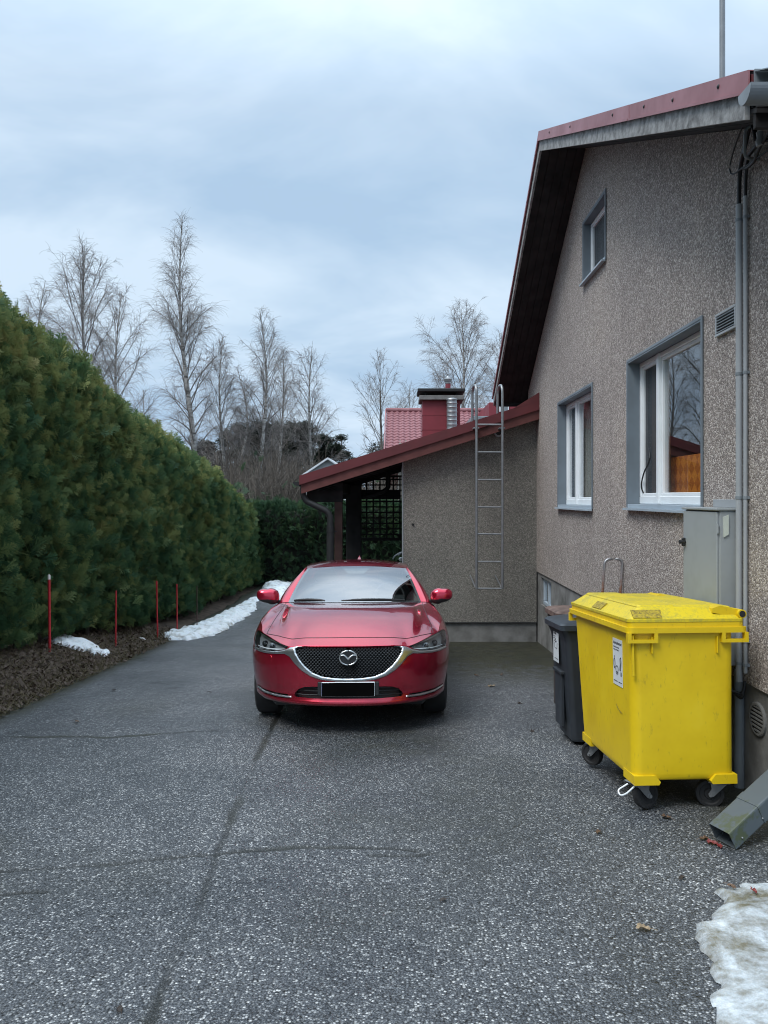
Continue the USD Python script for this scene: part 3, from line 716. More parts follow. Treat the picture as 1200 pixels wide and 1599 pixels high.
def frond(seed, n=9):
    """A flat spray of scale leaves: a stem with side shoots that fork again. About one unit long, growing along +z in the xz plane."""
    r = np.random.default_rng(seed)
    q = []

    def leaf(p, ang, length, width, lift):
        d = np.array([math.sin(ang), lift, math.cos(ang)]); s = np.array([math.cos(ang), 0, -math.sin(ang)]) * width / 2
        m = p + d * length * .45
        q.append([p - s * .35, m - s, p + d * length, m + s])
        return p, d
    base = np.zeros(3)
    leaf(base, 0, 1.0, .05, 0)
    for k in range(n):
        t = .12 + .8 * k / n
        for s in (-1, 1):
            L = (.52 * (1 - t) + .10) * r.uniform(.8, 1.15)
            a = s * r.uniform(.42, .80)
            p = np.array([0, 0, t])
            lift = r.uniform(-.25, .25)
            _, d = leaf(p, a, L, .05, lift)
            for j in range(2):
                leaf(p + d * L * (.3 + .3 * j), a + (.6 if j % 2 else -.6) * s, L * .50, .045, lift + r.uniform(-.1, .1))
    V = np.array(q).reshape(-1, 3)
    V[:, 1] -= .16 * V[:, 2] ** 2                            # the tip droops
    i = np.arange(len(q))[:, None] * 4
    return V, np.vstack([i + [0, 1, 2], i + [0, 2, 3]])


def scatter(t, name, P, Rm, S, variants, mat):
    """One part of thing t that draws small sprays at points P, with rotation matrices Rm and sizes S."""
    path = f'{t.path}/{numbered(t.path, name)}'
    pi = UsdGeom.PointInstancer.Define(stage, path)
    targets = []
    for k, (v, f) in enumerate(variants):
        m = usdkit.mesh(stage, f'{path}/spray_{k:03d}', (v, f), mat)
        targets.append(m.GetPath())
    pi.CreatePrototypesRel().SetTargets(targets)
    pi.CreatePositionsAttr(Vt.Vec3fArray.FromNumpy((P - t.loc).astype(np.float32)))
    q = Rotation.from_matrix(Rm).as_quat().astype(np.float16)
    pi.CreateOrientationsAttr(Vt.QuathArray([Gf.Quath(float(w), float(x), float(y), float(z)) for x, y, z, w in q]))
    pi.CreateScalesAttr(Vt.Vec3fArray.FromNumpy(np.repeat(S[:, None], 3, 1).astype(np.float32)))
    pi.CreateProtoIndicesAttr(Vt.IntArray.FromNumpy(rng.integers(0, len(variants), len(P)).astype(np.int32)))
    data(pi.GetPrim(), kind='stuff')


def frames(D, r, side=None):
    """Rotation matrices that take +z to the directions D, turned at random about them (or with their flat side towards SIDE)."""
    D = D / np.linalg.norm(D, axis=1, keepdims=True)
    ref = r.normal(size=D.shape)
    if side is not None:
        ref = ref * .55 + side
    X = np.cross(ref, D); X /= np.linalg.norm(X, axis=1, keepdims=True)
    Y = np.cross(D, X)
    return np.stack([X, Y, D], -1)


FRONDS = [frond(s) for s in range(6)]
# along the left: face x, top height, by depth
HY = np.array([-6, 3, 8, 9.2, 9.8, 11.2, 12.4, 13.5, 15.2, 17.3, 19.2, 21., 22.6])
HT = PchipInterpolator(HY, np.array([3.35, 3.35, 3.15, 2.92, 2.62, 2.20, 1.84, 1.52, 1.13, .66, .16, -.36, -.5]) + ZC)
HX = PchipInterpolator([-6, 3, 9, 12.5, 16, 20, 23], [-4.75, -4.75, -4.70, -4.36, -4.08, -3.88, -3.80])


def hedge_surface(y, u):
    """Point and outward normal on the left hedge: u from 0 (foot of the face) over 1 (shoulder) to 2 (back of the top)."""
    top, foot = HT(y), ground(HX(y), y) + .12
    top = top + .45 * (meshkit.fbm(np.stack([y * 1.25, y * 0, y * 0], -1), 3, 61) - .5) + .10 * np.sin(y * 9.2 + 2 * np.sin(y))
    h = top - foot
    k = np.clip(u, 0, 1)
    z = foot + h * (1 - (1 - k) ** 1.25) * np.where(u < 1, 1, 1)
    back = .08 * h * k ** 2 + .55 * np.clip((k - .72) / .28, 0, 1) ** 2 + np.clip(u - 1, 0, 1) * 1.0
    z = z - np.clip(u - 1, 0, 1) ** 2 * .4
    q = np.stack([y * 1.0, z * .7, y * 0], -1)
    bulge = .32 * (meshkit.fbm(q * 1.5, 3, 62) - .5) + .24 * (meshkit.fbm(q * np.array([3.6, 1.2, 1]), 2, 63) - .5)
    x = HX(y) - back + bulge
    n = np.stack([np.where(u < 1, 1 - .35 * k ** 2, .35), y * 0, .15 + .85 * np.clip(u - .55, 0, 1)], -1)
    return np.stack([x, y, z], -1), n / np.linalg.norm(n, axis=-1, keepdims=True)


hg = thing('hedge', 'tall shaggy conifer hedge with olive top along the left edge of driveway', 'hedge', (-4.6, 12, float(ground(-4.6, 12))))
yy, uu = np.meshgrid(np.linspace(-6, 22.6, 150), np.linspace(0, 2, 24), indexing='ij')
S, N = hedge_surface(yy, uu)
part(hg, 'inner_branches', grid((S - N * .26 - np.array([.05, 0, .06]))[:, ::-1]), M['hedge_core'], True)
r = np.random.default_rng(5)
lays = []
for y0, y1, dens in ((-5, 6.5, 130), (6.5, 11, 640), (11, 15, 600), (15, 22.5, 480)):
    area = (y1 - y0) * 5.2
    n = int(area * dens)
    y = r.uniform(y0, y1, n)
    u = np.r_[r.uniform(0.0, 1.12, int(n * .9)), r.uniform(1.1, 2.0, n - int(n * .9))]
    lays.append((y, u))
y, u = np.concatenate([a for a, _ in lays]), np.concatenate([b for _, b in lays])
P, N = hedge_surface(y, u)
depth = r.beta(1.1, 2.0, len(y)) * .30 + .10 * (meshkit.fbm(np.stack([P[:, 1] * 4, P[:, 2] * 4, P[:, 0] * 4], -1), 2, 66) - .5)
P = P - N * depth[:, None] + r.normal(size=P.shape) * .03
D = N * r.uniform(.25, 1.0, (len(y), 1)) + np.array([0, 0, 1.0]) * r.uniform(.15, 1.1, (len(y), 1)) + r.normal(size=P.shape) * .33
D[:, 1] += r.normal(size=len(y)) * .3
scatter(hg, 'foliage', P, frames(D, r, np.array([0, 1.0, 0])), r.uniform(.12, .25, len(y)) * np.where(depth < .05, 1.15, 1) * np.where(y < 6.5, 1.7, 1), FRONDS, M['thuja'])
# upright wisps that break the top line
n = 2400
y = r.uniform(6, 22.4, n); P, N = hedge_surface(y, np.clip(r.normal(1.02, .12, n), .8, 1.5))
D = np.stack([r.normal(.1, .25, n), r.normal(0, .25, n), np.ones(n)], -1)
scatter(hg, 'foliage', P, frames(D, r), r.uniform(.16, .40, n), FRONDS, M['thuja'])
stems = []
for y in np.arange(8.2, 22.4, .52):
    y = y + r.uniform(-.1, .1)
    x = float(HX(y)) - .12
    g = float(ground(x, y))
    stems.append([[x - .02, y, g - .05], [x - .03 + r.normal() * .02, y + r.normal() * .02, g + .25], [x - .06, y + r.normal() * .05, g + .7]])
for s in stems:
    part(hg, 'stem', tubes(np.array([s]), np.array([[.035, .028, .022]]), 6), M['bark'], 40)

# the darker clipped hedge across the far end
hb = thing('back_hedge', 'dark green clipped hedge across the far end of the driveway', 'hedge', (-1.2, 21.3, float(ground(-1.2, 21.3))))


def back_surface(x, u):
    foot = ground(x, 20.8) + .05
    top = Zr(-.20) + .22 * (meshkit.fbm(np.stack([x * 1.4, x * 0, x * 0], -1), 3, 71) - .5)
    k = np.clip(u, 0, 1)
    z = foot + (top - foot) * (1 - (1 - k) ** 1.3)
    y = 20.8 + .35 * np.clip((k - .75) / .25, 0, 1) ** 2 + np.clip(u - 1, 0, 1) * .9 - .30 * (meshkit.fbm(np.stack([x * 1.6, z * 1.4, x * 0], -1), 3, 72) - .5)
    n = np.stack([x * 0, np.where(u < 1, -1., -.3), .1 + .9 * np.clip(u - .55, 0, 1)], -1)
    return np.stack([x, y, z], -1), n / np.linalg.norm(n, axis=-1, keepdims=True)


xx, uu = np.meshgrid(np.linspace(-4.6, 3.2, 50), np.linspace(0, 2, 20), indexing='ij')
S, N = back_surface(xx, uu)
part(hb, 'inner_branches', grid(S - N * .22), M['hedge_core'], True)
n = 5200
x = r.uniform(-4.5, 3.1, n); u = r.uniform(0, 1.4, n)
P, N = back_surface(x, u)
D = N * r.uniform(.3, 1, (n, 1)) + np.array([0, 0, 1.]) * r.uniform(-.1, .9, (n, 1)) + r.normal(size=P.shape) * .35
scatter(hb, 'foliage', P - N * (r.beta(1.2, 2.2, n) * .22)[:, None], frames(D, r), r.uniform(.14, .26, n), FRONDS, M['thuja_dark'])


# ------------------------------------------------------------------ trees
def grow(start, d, length, K, droop, wob, r):
    """Polylines of K points from START in the directions D that bend down by DROOP and wander."""
    n = len(start)
    P = np.empty((n, K, 3)); P[:, 0] = start
    d = d / np.linalg.norm(d, axis=1, keepdims=True)
    step = (length / (K - 1))[:, None]
    for k in range(1, K):
        P[:, k] = P[:, k - 1] + d * step
        d = d + np.array([0, 0, -1.0]) * droop * (k / K) + r.normal(size=d.shape) * wob
        d /= np.linalg.norm(d, axis=1, keepdims=True)
    return P


def along(P, t):
    """Points and tangents at the fractions t (n,) of the polylines P (n, K, 3)."""
    K = P.shape[1]
    s = t * (K - 1); i = np.clip(s.astype(int), 0, K - 2); f = (s - i)[:, None]
    a, b = P[np.arange(len(P)), i], P[np.arange(len(P)), i + 1]
    d = b - a
    return a + d * f, d / np.maximum(np.linalg.norm(d, axis=1, keepdims=True), 1e-9)


def bare_tree(t, H, spread, seed, n1=46, n2=7, n3=9, kind='birch', lean_=(0, 0), base=.16, thick=1., twig=.0036, mats=None):
    """A leafless tree, foot at the origin: trunk, limbs and the haze of its twigs."""
    r = np.random.default_rng(seed)
    K = 16
    tz = np.linspace(0, 1, K)
    wx, wy = r.normal(size=2) * .012 * H, r.normal(size=2) * .012 * H
    tr = np.stack([lean_[0] * tz * H + wx[0] * np.sin(tz * 3.1) + wx[1] * np.sin(tz * 6.5), lean_[1] * tz * H + wy[0] * np.sin(tz * 2.7) + wy[1] * np.sin(tz * 6), tz * H], -1)
    R = .0105 * H * thick * (1 - tz) ** .85 + .008
    part(t, 'trunk', tubes(tr[None], R[None], 8), mats[0], 60)
    u = base + (1 - base - .02) * ((np.arange(n1) + r.uniform(0, 1, n1)) / n1) ** .9
    p, _ = along(np.repeat(tr[None], n1, 0), u)
    az = np.arange(n1) * 2.39996 + r.uniform(-.5, .5, n1)
    if kind == 'birch':
        prof = np.interp(u, [base, base + .12, .55, .8, 1], [.40, .70, 1., .62, .14])
        el = np.interp(u, [base, .5, 1], [.90, 1.02, 1.25]) + r.normal(size=n1) * .10
        droop, dw = .06, .06
    else:
        prof = np.interp(u, [base, .35, .7, 1], [.8, 1.1, .95, .3])
        el = np.interp(u, [base, .6, 1], [.65, .9, 1.3]) + r.normal(size=n1) * .15
        droop, dw = -.02, .10
    L = spread * prof * r.uniform(.7, 1.2, n1) * (2.5 if kind == 'birch' else 1.6)
    d = np.stack([np.cos(az) * np.cos(el), np.sin(az) * np.cos(el), np.sin(el)], -1)
    B1 = grow(p, d, L, 9, droop, dw, r)
    R1 = (np.interp(u, tz, R) * .30)[:, None] * np.linspace(1, .22, 9)[None] + .003
    i2 = r.choice(n1, n1 * n2, p=(L + .12) / (L + .12).sum())
    t2 = r.uniform(.2, 1., len(i2))
    p2, d2 = along(B1[i2], t2)
    d2 = d2 * .9 + r.normal(size=d2.shape) * .55 + [0, 0, .15]
    L2 = L[i2] * r.uniform(.22, .48, len(i2)) * (1.1 - .5 * t2) + .1
    B2 = grow(p2, d2, L2, 6, droop * 2.2, dw * 1.3, r)
    R2 = np.maximum(.35 * R1[i2, 4], twig * 1.2)[:, None] * np.linspace(1, .5, 6)[None]
    part(t, 'limbs', cat_([tubes(B1, R1, 5), tubes(B2, R2, 4)]), mats[1], 60)
    src = np.concatenate([B2, B1[:, 3:]])
    wgt = np.concatenate([L2, L * .8])
    i3 = r.choice(len(wgt), (len(B2) + n1) * n3, p=wgt / wgt.sum())
    t3 = r.uniform(.2, 1., len(i3)) ** .7
    p3, d3 = along(src[i3], t3)
    down = -.35 if kind == 'birch' else .35
    d3 = d3 * .55 + r.normal(size=d3.shape) * (.33 if kind == 'birch' else .5) + [0, 0, down * .5]
    L3 = r.uniform(.35, 1.15, len(i3)) * (H / 15) * (1.1 if kind == 'birch' else .9) * np.interp(p3[:, 2] / H, [0, .7, 1], [1, .8, .42])
    B3 = grow(p3, d3, L3, 5, .60 if kind == 'birch' else -.05, .10, r)
    part(t, 'twigs', tubes(B3, np.full((len(B3), 5), twig) * np.linspace(1.1, .6, 5), 3), mats[2], kind='stuff')


birch_bark = material('birch_bark', {'tc': ('texture_coordinate', {}), 'mp': ('mapping', {'scale': (1, 1, 7.)}), 'n': ('noise_texture', {'scale': 1.4, 'detail': 5., 'roughness': .7}),
    'r': ('rgb_ramp', {'ramp': [(.0, (.045, .04, .038)), (.40, (.07, .065, .06)), (.52, (.30, .295, .28)), (1., (.44, .43, .41))]}), 'p': ('principled_bsdf', {'roughness': .8})},
    [('tc.object', 'mp.vector'), ('mp.vector', 'n.vector'), ('n.fac', 'r.fac'), ('r.color', 'p.base_color')], surface='p.BSDF')
limb_m, twig_m = plain('limb_bark', (.17, .156, .146), .85, vary=.3, scale=3), plain('twig_bark', (.25, .228, .215), .85, vary=.25, scale=3)
grey_bark = plain('grey_bark', (.115, .10, .085), .9, vary=.3, scale=6)
BM = (birch_bark, limb_m, twig_m)
GM = (grey_bark, limb_m, twig_m)


def tree_at(px, ptop, Y, spread_px, label, seed, kind='birch', mats=BM, **k):
    x = (px - 622) / 1200 * Y
    g = float(ground(x, Y)) - .1
    H = ZC + (777 - ptop) / 1200 * Y - g
    t = thing('birch_tree' if kind == 'birch' else 'bare_tree', label, 'tree', (x, Y, g), local=True)
    bare_tree(t, H, spread_px / 1200 * Y * .5, seed, kind=kind, mats=mats, **k)


tree_at(300, 335, 34, 60, 'tallest bare birch, rising above the middle of the left hedge', 11, lean_=(-.035, 0), n1=64, n2=7, n3=9)
tree_at(347, 525, 37, 48, 'slender birch just right of the tallest birch, rather shorter', 12, n1=46)
tree_at(371, 572, 41, 34, 'thin birch, shorter of the two right beside the tallest birch', 13, n1=36, n2=6)
tree_at(414, 485, 38, 58, 'second tallest birch in the middle row, above the pines', 14, lean_=(-.02, 0), n1=54)
tree_at(443, 545, 42, 46, 'birch standing close to the right of the second tallest birch', 15, n1=42)
tree_at(487, 540, 40, 56, 'birch at the right end of the middle row with a pale trunk', 16, n1=46)
tree_at(593, 566, 36, 92, 'spreading leafless tree left of the red chimney', 17, kind='bare', mats=GM, n1=34, n2=8, n3=7, base=.3)
tree_at(722, 482, 33, 92, 'drooping twiggy birch behind the red chimney and the gable eave', 18, n1=50, n2=9, n3=11, thick=.9)
tree_at(150, 382, 27, 92, 'wide birch with several steep limbs behind the near left hedge', 19, lean_=(-.04, 0), n1=52, n2=8, n3=9, base=.3)
tree_at(180, 455, 30, 80, 'birch half hidden by the hedge, right of the wide one', 20, n1=44, lean_=(.02, 0))
tree_at(72, 440, 30, 56, 'leftmost birch peeping over the hedge top', 21, n1=40)
tree_at(225, 610, 44, 40, 'small distant birch low between hedge and tallest birch', 22, n1=34, n2=6)
tree_at(640, 600, 46, 60, 'faint far birch behind the red tiled roof', 23, n1=34)
tree_at(780, 520, 38, 70, 'birch mostly hidden behind the gable eave', 24, n1=36)


def pine(px, ptop, Y, w_px, label, seed):
    r = np.random.default_rng(seed)
    x = (px - 622) / 1200 * Y
    g = float(ground(x, Y)) - .1
    H = ZC + (777 - ptop) / 1200 * Y - g
    W = w_px / 1200 * Y / 2
    t = thing('pine_tree', label, 'tree', (x, Y, g), local=True)
    tz = np.linspace(0, 1, 8)
    tr = np.stack([.2 * np.sin(tz * 3 + seed), .1 * np.cos(tz * 3), tz * H], -1)
    part(t, 'trunk', tubes(tr[None], (.018 * H * (1 - tz * .8))[None], 7), grey_bark, 60)
    nb = 46
    u = r.uniform(.30, .98, nb)
    p, _ = along(np.repeat(tr[None], nb, 0), u)
    az = r.uniform(0, 6.28, nb)
    d = np.stack([np.cos(az), np.sin(az), r.uniform(-.1, .5, nb)], -1)
    L = W * np.interp(u, [.30, .5, .8, 1], [.85, 1.15, .95, .4]) * r.uniform(.6, 1.15, nb)
    B = grow(p, d, L, 6, -.06, .12, r)
    part(t, 'limbs', tubes(B, np.full((nb, 6), .05) * np.linspace(1, .3, 6), 4), grey_bark, 60)
    n = 8000
    i = r.integers(0, nb, n)
    q, _ = along(B[i], np.sqrt(r.uniform(.12, 1, n)))
    q = q + r.normal(size=(n, 3)) * np.array([.42, .42, .26]) * (W / 2.2)
    # each tuft: a little fan of three thin blades
    a = r.uniform(0, 6.28, (n, 3)); s = r.uniform(.14, .30, n) * (W / 2.2) ** .5
    tilt = r.uniform(-.2, .9, (n, 3))
    d = np.stack([np.cos(a), np.sin(a), tilt], -1); d /= np.linalg.norm(d, axis=-1, keepdims=True)
    w = np.stack([-np.sin(a), np.cos(a), a * 0], -1)
    V = np.stack([q[:, None] - w * .05, q[:, None] + w * .05, q[:, None] + d * s[:, None, None]], 2).reshape(-1, 3)
    part(t, 'crown', trimesh.Trimesh(V, np.arange(len(V)).reshape(-1, 3), process=False), M['pine'])


pine(350, 676, 52, 40, 'dark pine at the left end of the far pine group', 31)
pine(378, 664, 58, 52, 'dark pine left of the second tallest birch', 32)
pine(408, 659, 55, 56, 'tallest dark pine behind the second tallest birch', 33)
pine(440, 668, 60, 50, 'dark pine between the two pale birch trunks', 34)
pine(470, 660, 57, 50, 'broad dark pine left of the last pale birch trunk', 35)
pine(502, 676, 62, 42, 'smaller dark pine right of the last pale birch trunk', 36)
pine(530, 680, 58, 44, 'rightmost dark pine above the porch roof', 37)
pine(600, 692, 70, 60, 'distant dark pine low behind the porch roof', 38)

pine(322, 690, 50, 44, 'pine just left of the far pine group, low over the hedge end', 41)
pine(394, 672, 61, 52, 'pine standing behind the left part of the pine group', 42)
pine(425, 664, 63, 54, 'pine filling the gap behind the tallest dark pine', 43)
pine(456, 664, 64, 54, 'pine at the back between the two right birch trunks', 44)
pine(487, 668, 65, 52, 'pine at the back behind the smaller dark pine', 45)
pine(515, 682, 60, 40, 'pine low above the snowy shed gable', 46)

# the brown thicket beyond the hedges
r = np.random.default_rng(41)
n = 3600
Y = r.uniform(25, 42, n); X = (r.uniform(300, 700, n) - 622) / 1200 * Y + r.normal(size=n) * .4
g = ground(X, Y) - .05
h = np.minimum(r.gamma(6, .50, n), 4.0) * np.interp(X / Y, [-.25, -.19, -.12, .05], [.9, 1.05, .95, .7])
d = np.stack([r.normal(size=n) * .16, r.normal(size=n) * .16, np.ones(n)], -1)
B = grow(np.stack([X, Y, g], -1), d, h, 6, .03, .07, r)
i = np.repeat(np.arange(n), 6)
p, dd = along(B[i], r.uniform(.25, 1, len(i)))
b2 = grow(p, dd * .7 + r.normal(size=p.shape) * .5, r.uniform(.3, 1.0, len(i)), 4, .05, .14, r)
brown = plain('thicket_bark', (.095, .080, .066), .9, vary=.3, scale=.8, coords='pos')
th = thing('thicket', 'brown leafless thicket beyond the hedges, under the birches', 'thicket', (-4.5, 33, float(ground(-4.5, 33))), kind='stuff')
part(th, 'stems', tubes(B, np.full((n, 6), .016) * np.linspace(1, .35, 6), 3), brown, kind='stuff')
part(th, 'twigs', tubes(b2, np.full((len(b2), 4), .0065), 3), brown, kind='stuff')
# low evergreen undergrowth in front of it
n = 2600
c = r.uniform(-9, 1.5, 60); cy_ = r.uniform(24, 30, 60)
k = r.integers(0, 60, n)
P = np.stack([c[k] + r.normal(size=n) * .5, cy_[k] + r.normal(size=n) * .5, ground(c[k], cy_[k]) + r.gamma(3, .32, n)], -1)
D = r.normal(size=(n, 3)) + [0, 0, .7]
ug = thing('undergrowth', 'patchy green undergrowth in front of the brown thicket', 'undergrowth', (-4, 27, float(ground(-4, 27))), kind='stuff')
scatter(ug, 'foliage', P, frames(D, r), r.uniform(.2, .45, n), FRONDS, M['thuja_dark'])

# ------------------------------------------------------------------ neighbours
nb = thing('neighbour_house', "neighbour's house with a light red tiled metal roof behind the chimney", 'house', (2.6, 27, float(ground(2.6, 27))))
ny = 24.0
nx0 = at(604, 0, ny + 2.6)[0]
rz, ez = at(0, 642, ny + 2.6)[2], at(0, 705, ny)[2]
L = math.hypot(2.6, rz - ez)
ux = np.arange(0, 9.0, .028)
vv = np.linspace(0, 1, 15 * 8 + 1)
UX, VV = np.meshgrid(ux, vv, indexing='ij')
ph = (VV * 15) % 1.0
hgt = .022 * np.cos(UX * 2 * math.pi / .185) + .030 * (1 - ph)
part(nb, 'roof', grid(np.stack([nx0 + UX, ny + VV * 2.6 - hgt * .7, ez + VV * (rz - ez) + hgt * .7], -1)), M['tile_red'], 50)
part(nb, 'roof', prism_x(sg.Polygon([(ny + 2.6, rz), (ny + 6.5, rz - 2.4), (ny + 6.5, rz - 2.5), (ny + 2.6, rz - .1)]), nx0, nx0 + 9), M['tile_red'], label='far slope of the tiled roof')
part(nb, 'ridge_cap', cat_([cyl((nx0 - .02 + k * .4, ny + 2.6, rz + .03), (nx0 + .385 + k * .4, ny + 2.6, rz + .03 - .006 * (k % 2)), .085, 10) for k in range(22)]), M['tile_red'], 40)
part(nb, 'verge', prism_x(sg.Polygon([(ny - .02, ez - .12), (ny + 2.6, rz - .12), (ny + 2.6, rz + .075), (ny - .02, ez + .075)]), nx0 - .05, nx0 - .012), M['faded_red'])
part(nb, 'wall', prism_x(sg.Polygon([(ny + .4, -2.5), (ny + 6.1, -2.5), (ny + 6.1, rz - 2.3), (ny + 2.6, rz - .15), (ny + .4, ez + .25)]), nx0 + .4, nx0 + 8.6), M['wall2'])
dd0, dd1 = at(764, 0, 23)[0], at(842, 0, 23)[0]
zt, zb = at(0, 628, 23)[2], at(0, 665, 23)[2]
dm = part(nb, 'dormer', rbox(dd0, dd1 + 1, 23, 26.2, zb - 1.0, zt, .01), M['chimney_red'])
part(dm, 'dormer_roof', rbox(at(737, 0, 22.9)[0], dd1 + 1.2, 22.85, 26.4, at(0, 641, 23)[2] - .30, at(0, 641, 23)[2] - .18, .01), M['gutter_grey'])
fr = part(dm, 'window', rbox(at(780, 0, 23)[0], at(795, 0, 23)[0], 22.96, 22.999, at(0, 643, 23)[2], at(0, 630, 23)[2], .005), M['white'])
part(fr, 'pane', box(at(782, 0, 23)[0], at(793, 0, 23)[0], 22.95, 22.959, at(0, 642, 23)[2], at(0, 631, 23)[2]), M['gutter_grey'])

wy = 23.0
apex = at(512, 714, wy)
wh = thing('garden_shed', 'pale snowy gable tip of a small shed showing above the porch roof', 'shed', (apex[0], wy + 3, float(ground(apex[0], wy + 3))))
wz = apex[2]
part(wh, 'wall', prism_y(sg.Polygon([(apex[0] - .72, -1.0), (apex[0] + .72, -1.0), (apex[0] + .72, wz - .50), (apex[0], wz - .06), (apex[0] - .72, wz - .50)]), wy + .15, wy + 2), plain('pale_wall', (.50, .53, .55), .8, vary=.08, scale=1, coords='pos'))
for s in (-1, 1):
    part(wh, 'roof', prism_y(sg.Polygon([(apex[0], wz), (apex[0] + s * .84, wz - .56), (apex[0] + s * .84, wz - .62), (apex[0], wz - .06)]), wy, wy + 2.2), plain('snowy_roof_' + 'ab'[s > 0], (.62, .66, .70), .6, vary=.08, scale=1, coords='pos'))
part(wh, 'window', box(apex[0] - .3, apex[0] + .3, wy + .12, wy + .149, wz - 1.5, wz - .9), M['gutter_grey'])

# ------------------------------------------------------------------ the mast on the roof
mx = (1128.5 - 622) / 1200 * 6.2
mz = EAVE[1] + (6.2 - EAVE[0]) * (RIDGE[1] - EAVE[1]) / (RIDGE[0] - EAVE[0])
ms = thing('antenna_mast', 'thin grey metal mast standing up from the house roof', 'mast', (mx, 6.2, mz))
part(ms, 'pole', cyl((mx, 6.2, mz - .1), (mx, 6.2, mz + 2.6), .022, 12), M['gutter_grey'], 40)
part(ms, 'foot_plate', lathe([(0, 0), (.09, 0), (.09, .012), (.03, .05), (0, .05)], 16, 'z', (mx, 6.2, mz + .02)), M['galv'], 40)

# ------------------------------------------------------------------ the red saloon, in its own frame: x across, y back from the nose, z up
PC = lambda xs_, ys_: PchipInterpolator(xs_, ys_)
cW = PC([.14, .20, .30, .42, .55, .68, .76, .82, .86, .90, .94, 1.0], [.80, .85, .892, .908, .917, .914, .904, .888, .872, .852, .835, .82])
cY = PC([.14, .20, .24, .262, .285, .33, .40, .47, .60, .68, .705, .735, .78, .84, 1.0], [.16, .09, .030, .010, .022, .035, .020, .010, .0, .006, .014, .036, .085, .15, .3])
CL, CA, CB, SC = .80, 2.5, 1.9, .80
U90 = SC * math.pi / 2


def u_of_x(x, z):
    return SC * np.arcsin(np.clip(np.asarray(x) / cW(z), 0, 1) ** (CA / 2))


def u_of_y(y, z):
    d = np.asarray(y) - cY(z)
    c = np.clip(1 - d / CL, 0, 1) ** (CB / 2)
    return np.where(d < CL, SC * np.arccos(c), U90 + d - CL)


def surf0(u, z):
    u, z = np.asarray(u, float), np.asarray(z, float)
    th = np.clip(u / SC, 0, math.pi / 2)
    x = cW(z) * np.sin(th) ** (2 / CA)
    y = cY(z) + CL * (1 - np.cos(th) ** (2 / CB)) + np.maximum(u - U90, 0)
    x = x * (1 - .13 * np.clip((y - 3.9) / .95, 0, 1) ** 2.2)
    return np.stack([x, y, z], -1)


def surf(u, z, off=0.):
    p = surf0(u, z)
    if callable(off):
        off = off(u, z)
    if np.any(off):
        u, z = np.asarray(u, float), np.asarray(z, float)
        a = surf0(u + .004, z) - surf0(np.maximum(u - .004, 1e-4), z)
        b = surf0(u, z + .004) - surf0(u, z - .004)
        n = np.cross(a, b); n /= np.maximum(np.linalg.norm(n, axis=-1, keepdims=True), 1e-9)
        p = p + n * np.asarray(off)[..., None] if np.ndim(off) else p + n * off
    return p


def front_poly(pts, n=10, curve=False):
    """A polygon given in the front view (x, z), taken to the chart (u, z)."""
    pts = np.array(pts + [pts[0]], float)
    q = []
    for a, b in zip(pts, pts[1:]):
        for t in np.arange(n) / n:
            q.append(a + (b - a) * t)
    q = np.array(q)
    return sg.Polygon(np.stack([u_of_x(q[:, 0], q[:, 1]), q[:, 1]], 1)).buffer(0)


def mirror_x(m):
    m2 = m.copy()
    m2.vertices = m2.vertices * [-1, 1, 1]
    m2.faces = m2.faces[:, ::-1]
    return m2


def both(m):
    m = cat_([m, mirror_x(m)])
    m.merge_vertices(digits_vertex=5)
    return m


def patch(poly, step, off=0., skirt=0., fn=surf):
    """The piece of the body surface over a chart polygon; skirt: its edges turn in by so much."""
    poly = poly if poly.geom_type == 'Polygon' else max(poly.geoms, key=lambda g: g.area)
    p, f, rings = tri_poly(poly, step)
    base_off = off(np.zeros(1), np.zeros(1) - 9)[0] * 0 + off(*np.array(poly.exterior.coords)[:1].T)[0] if callable(off) else off
    V = fn(p[:, 0], p[:, 1], off)
    m = trimesh.Trimesh(V, f, process=False)
    n = m.face_normals.mean(0)
    out = [m]
    if skirt:
        for rg in rings:
            if True:
                rg = np.vstack([rg, rg[:1]])
                for i in range(len(rg) - 1):
                    if rg[i, 0] < 1e-4 and rg[i + 1, 0] < 1e-4:
                        continue
                    ab = rg[i:i + 2]
                    A, B = fn(ab[:, 0], ab[:, 1], base_off), fn(ab[:, 0], ab[:, 1], base_off - skirt)
                    out.append(trimesh.Trimesh(np.array([A[0], A[1], B[1], B[0]]), [[0, 2, 1], [0, 3, 2]], process=False))
    return cat_(out)


def puffed(poly, step, base, rise, width, skirt):
    """A patch that swells towards its middle, like a moulded trim."""
    line = shapely.union_all([poly, sa.scale(poly, -1, 1, origin=(0, 0))]).buffer(1e-5).boundary
    return patch(poly, step, off=lambda u, z: base + rise * np.sqrt(np.clip(1 - (1 - np.clip(shapely.distance(shapely.points(u, z), line) / width, 0, 1)) ** 2, 0, 1)), skirt=skirt)


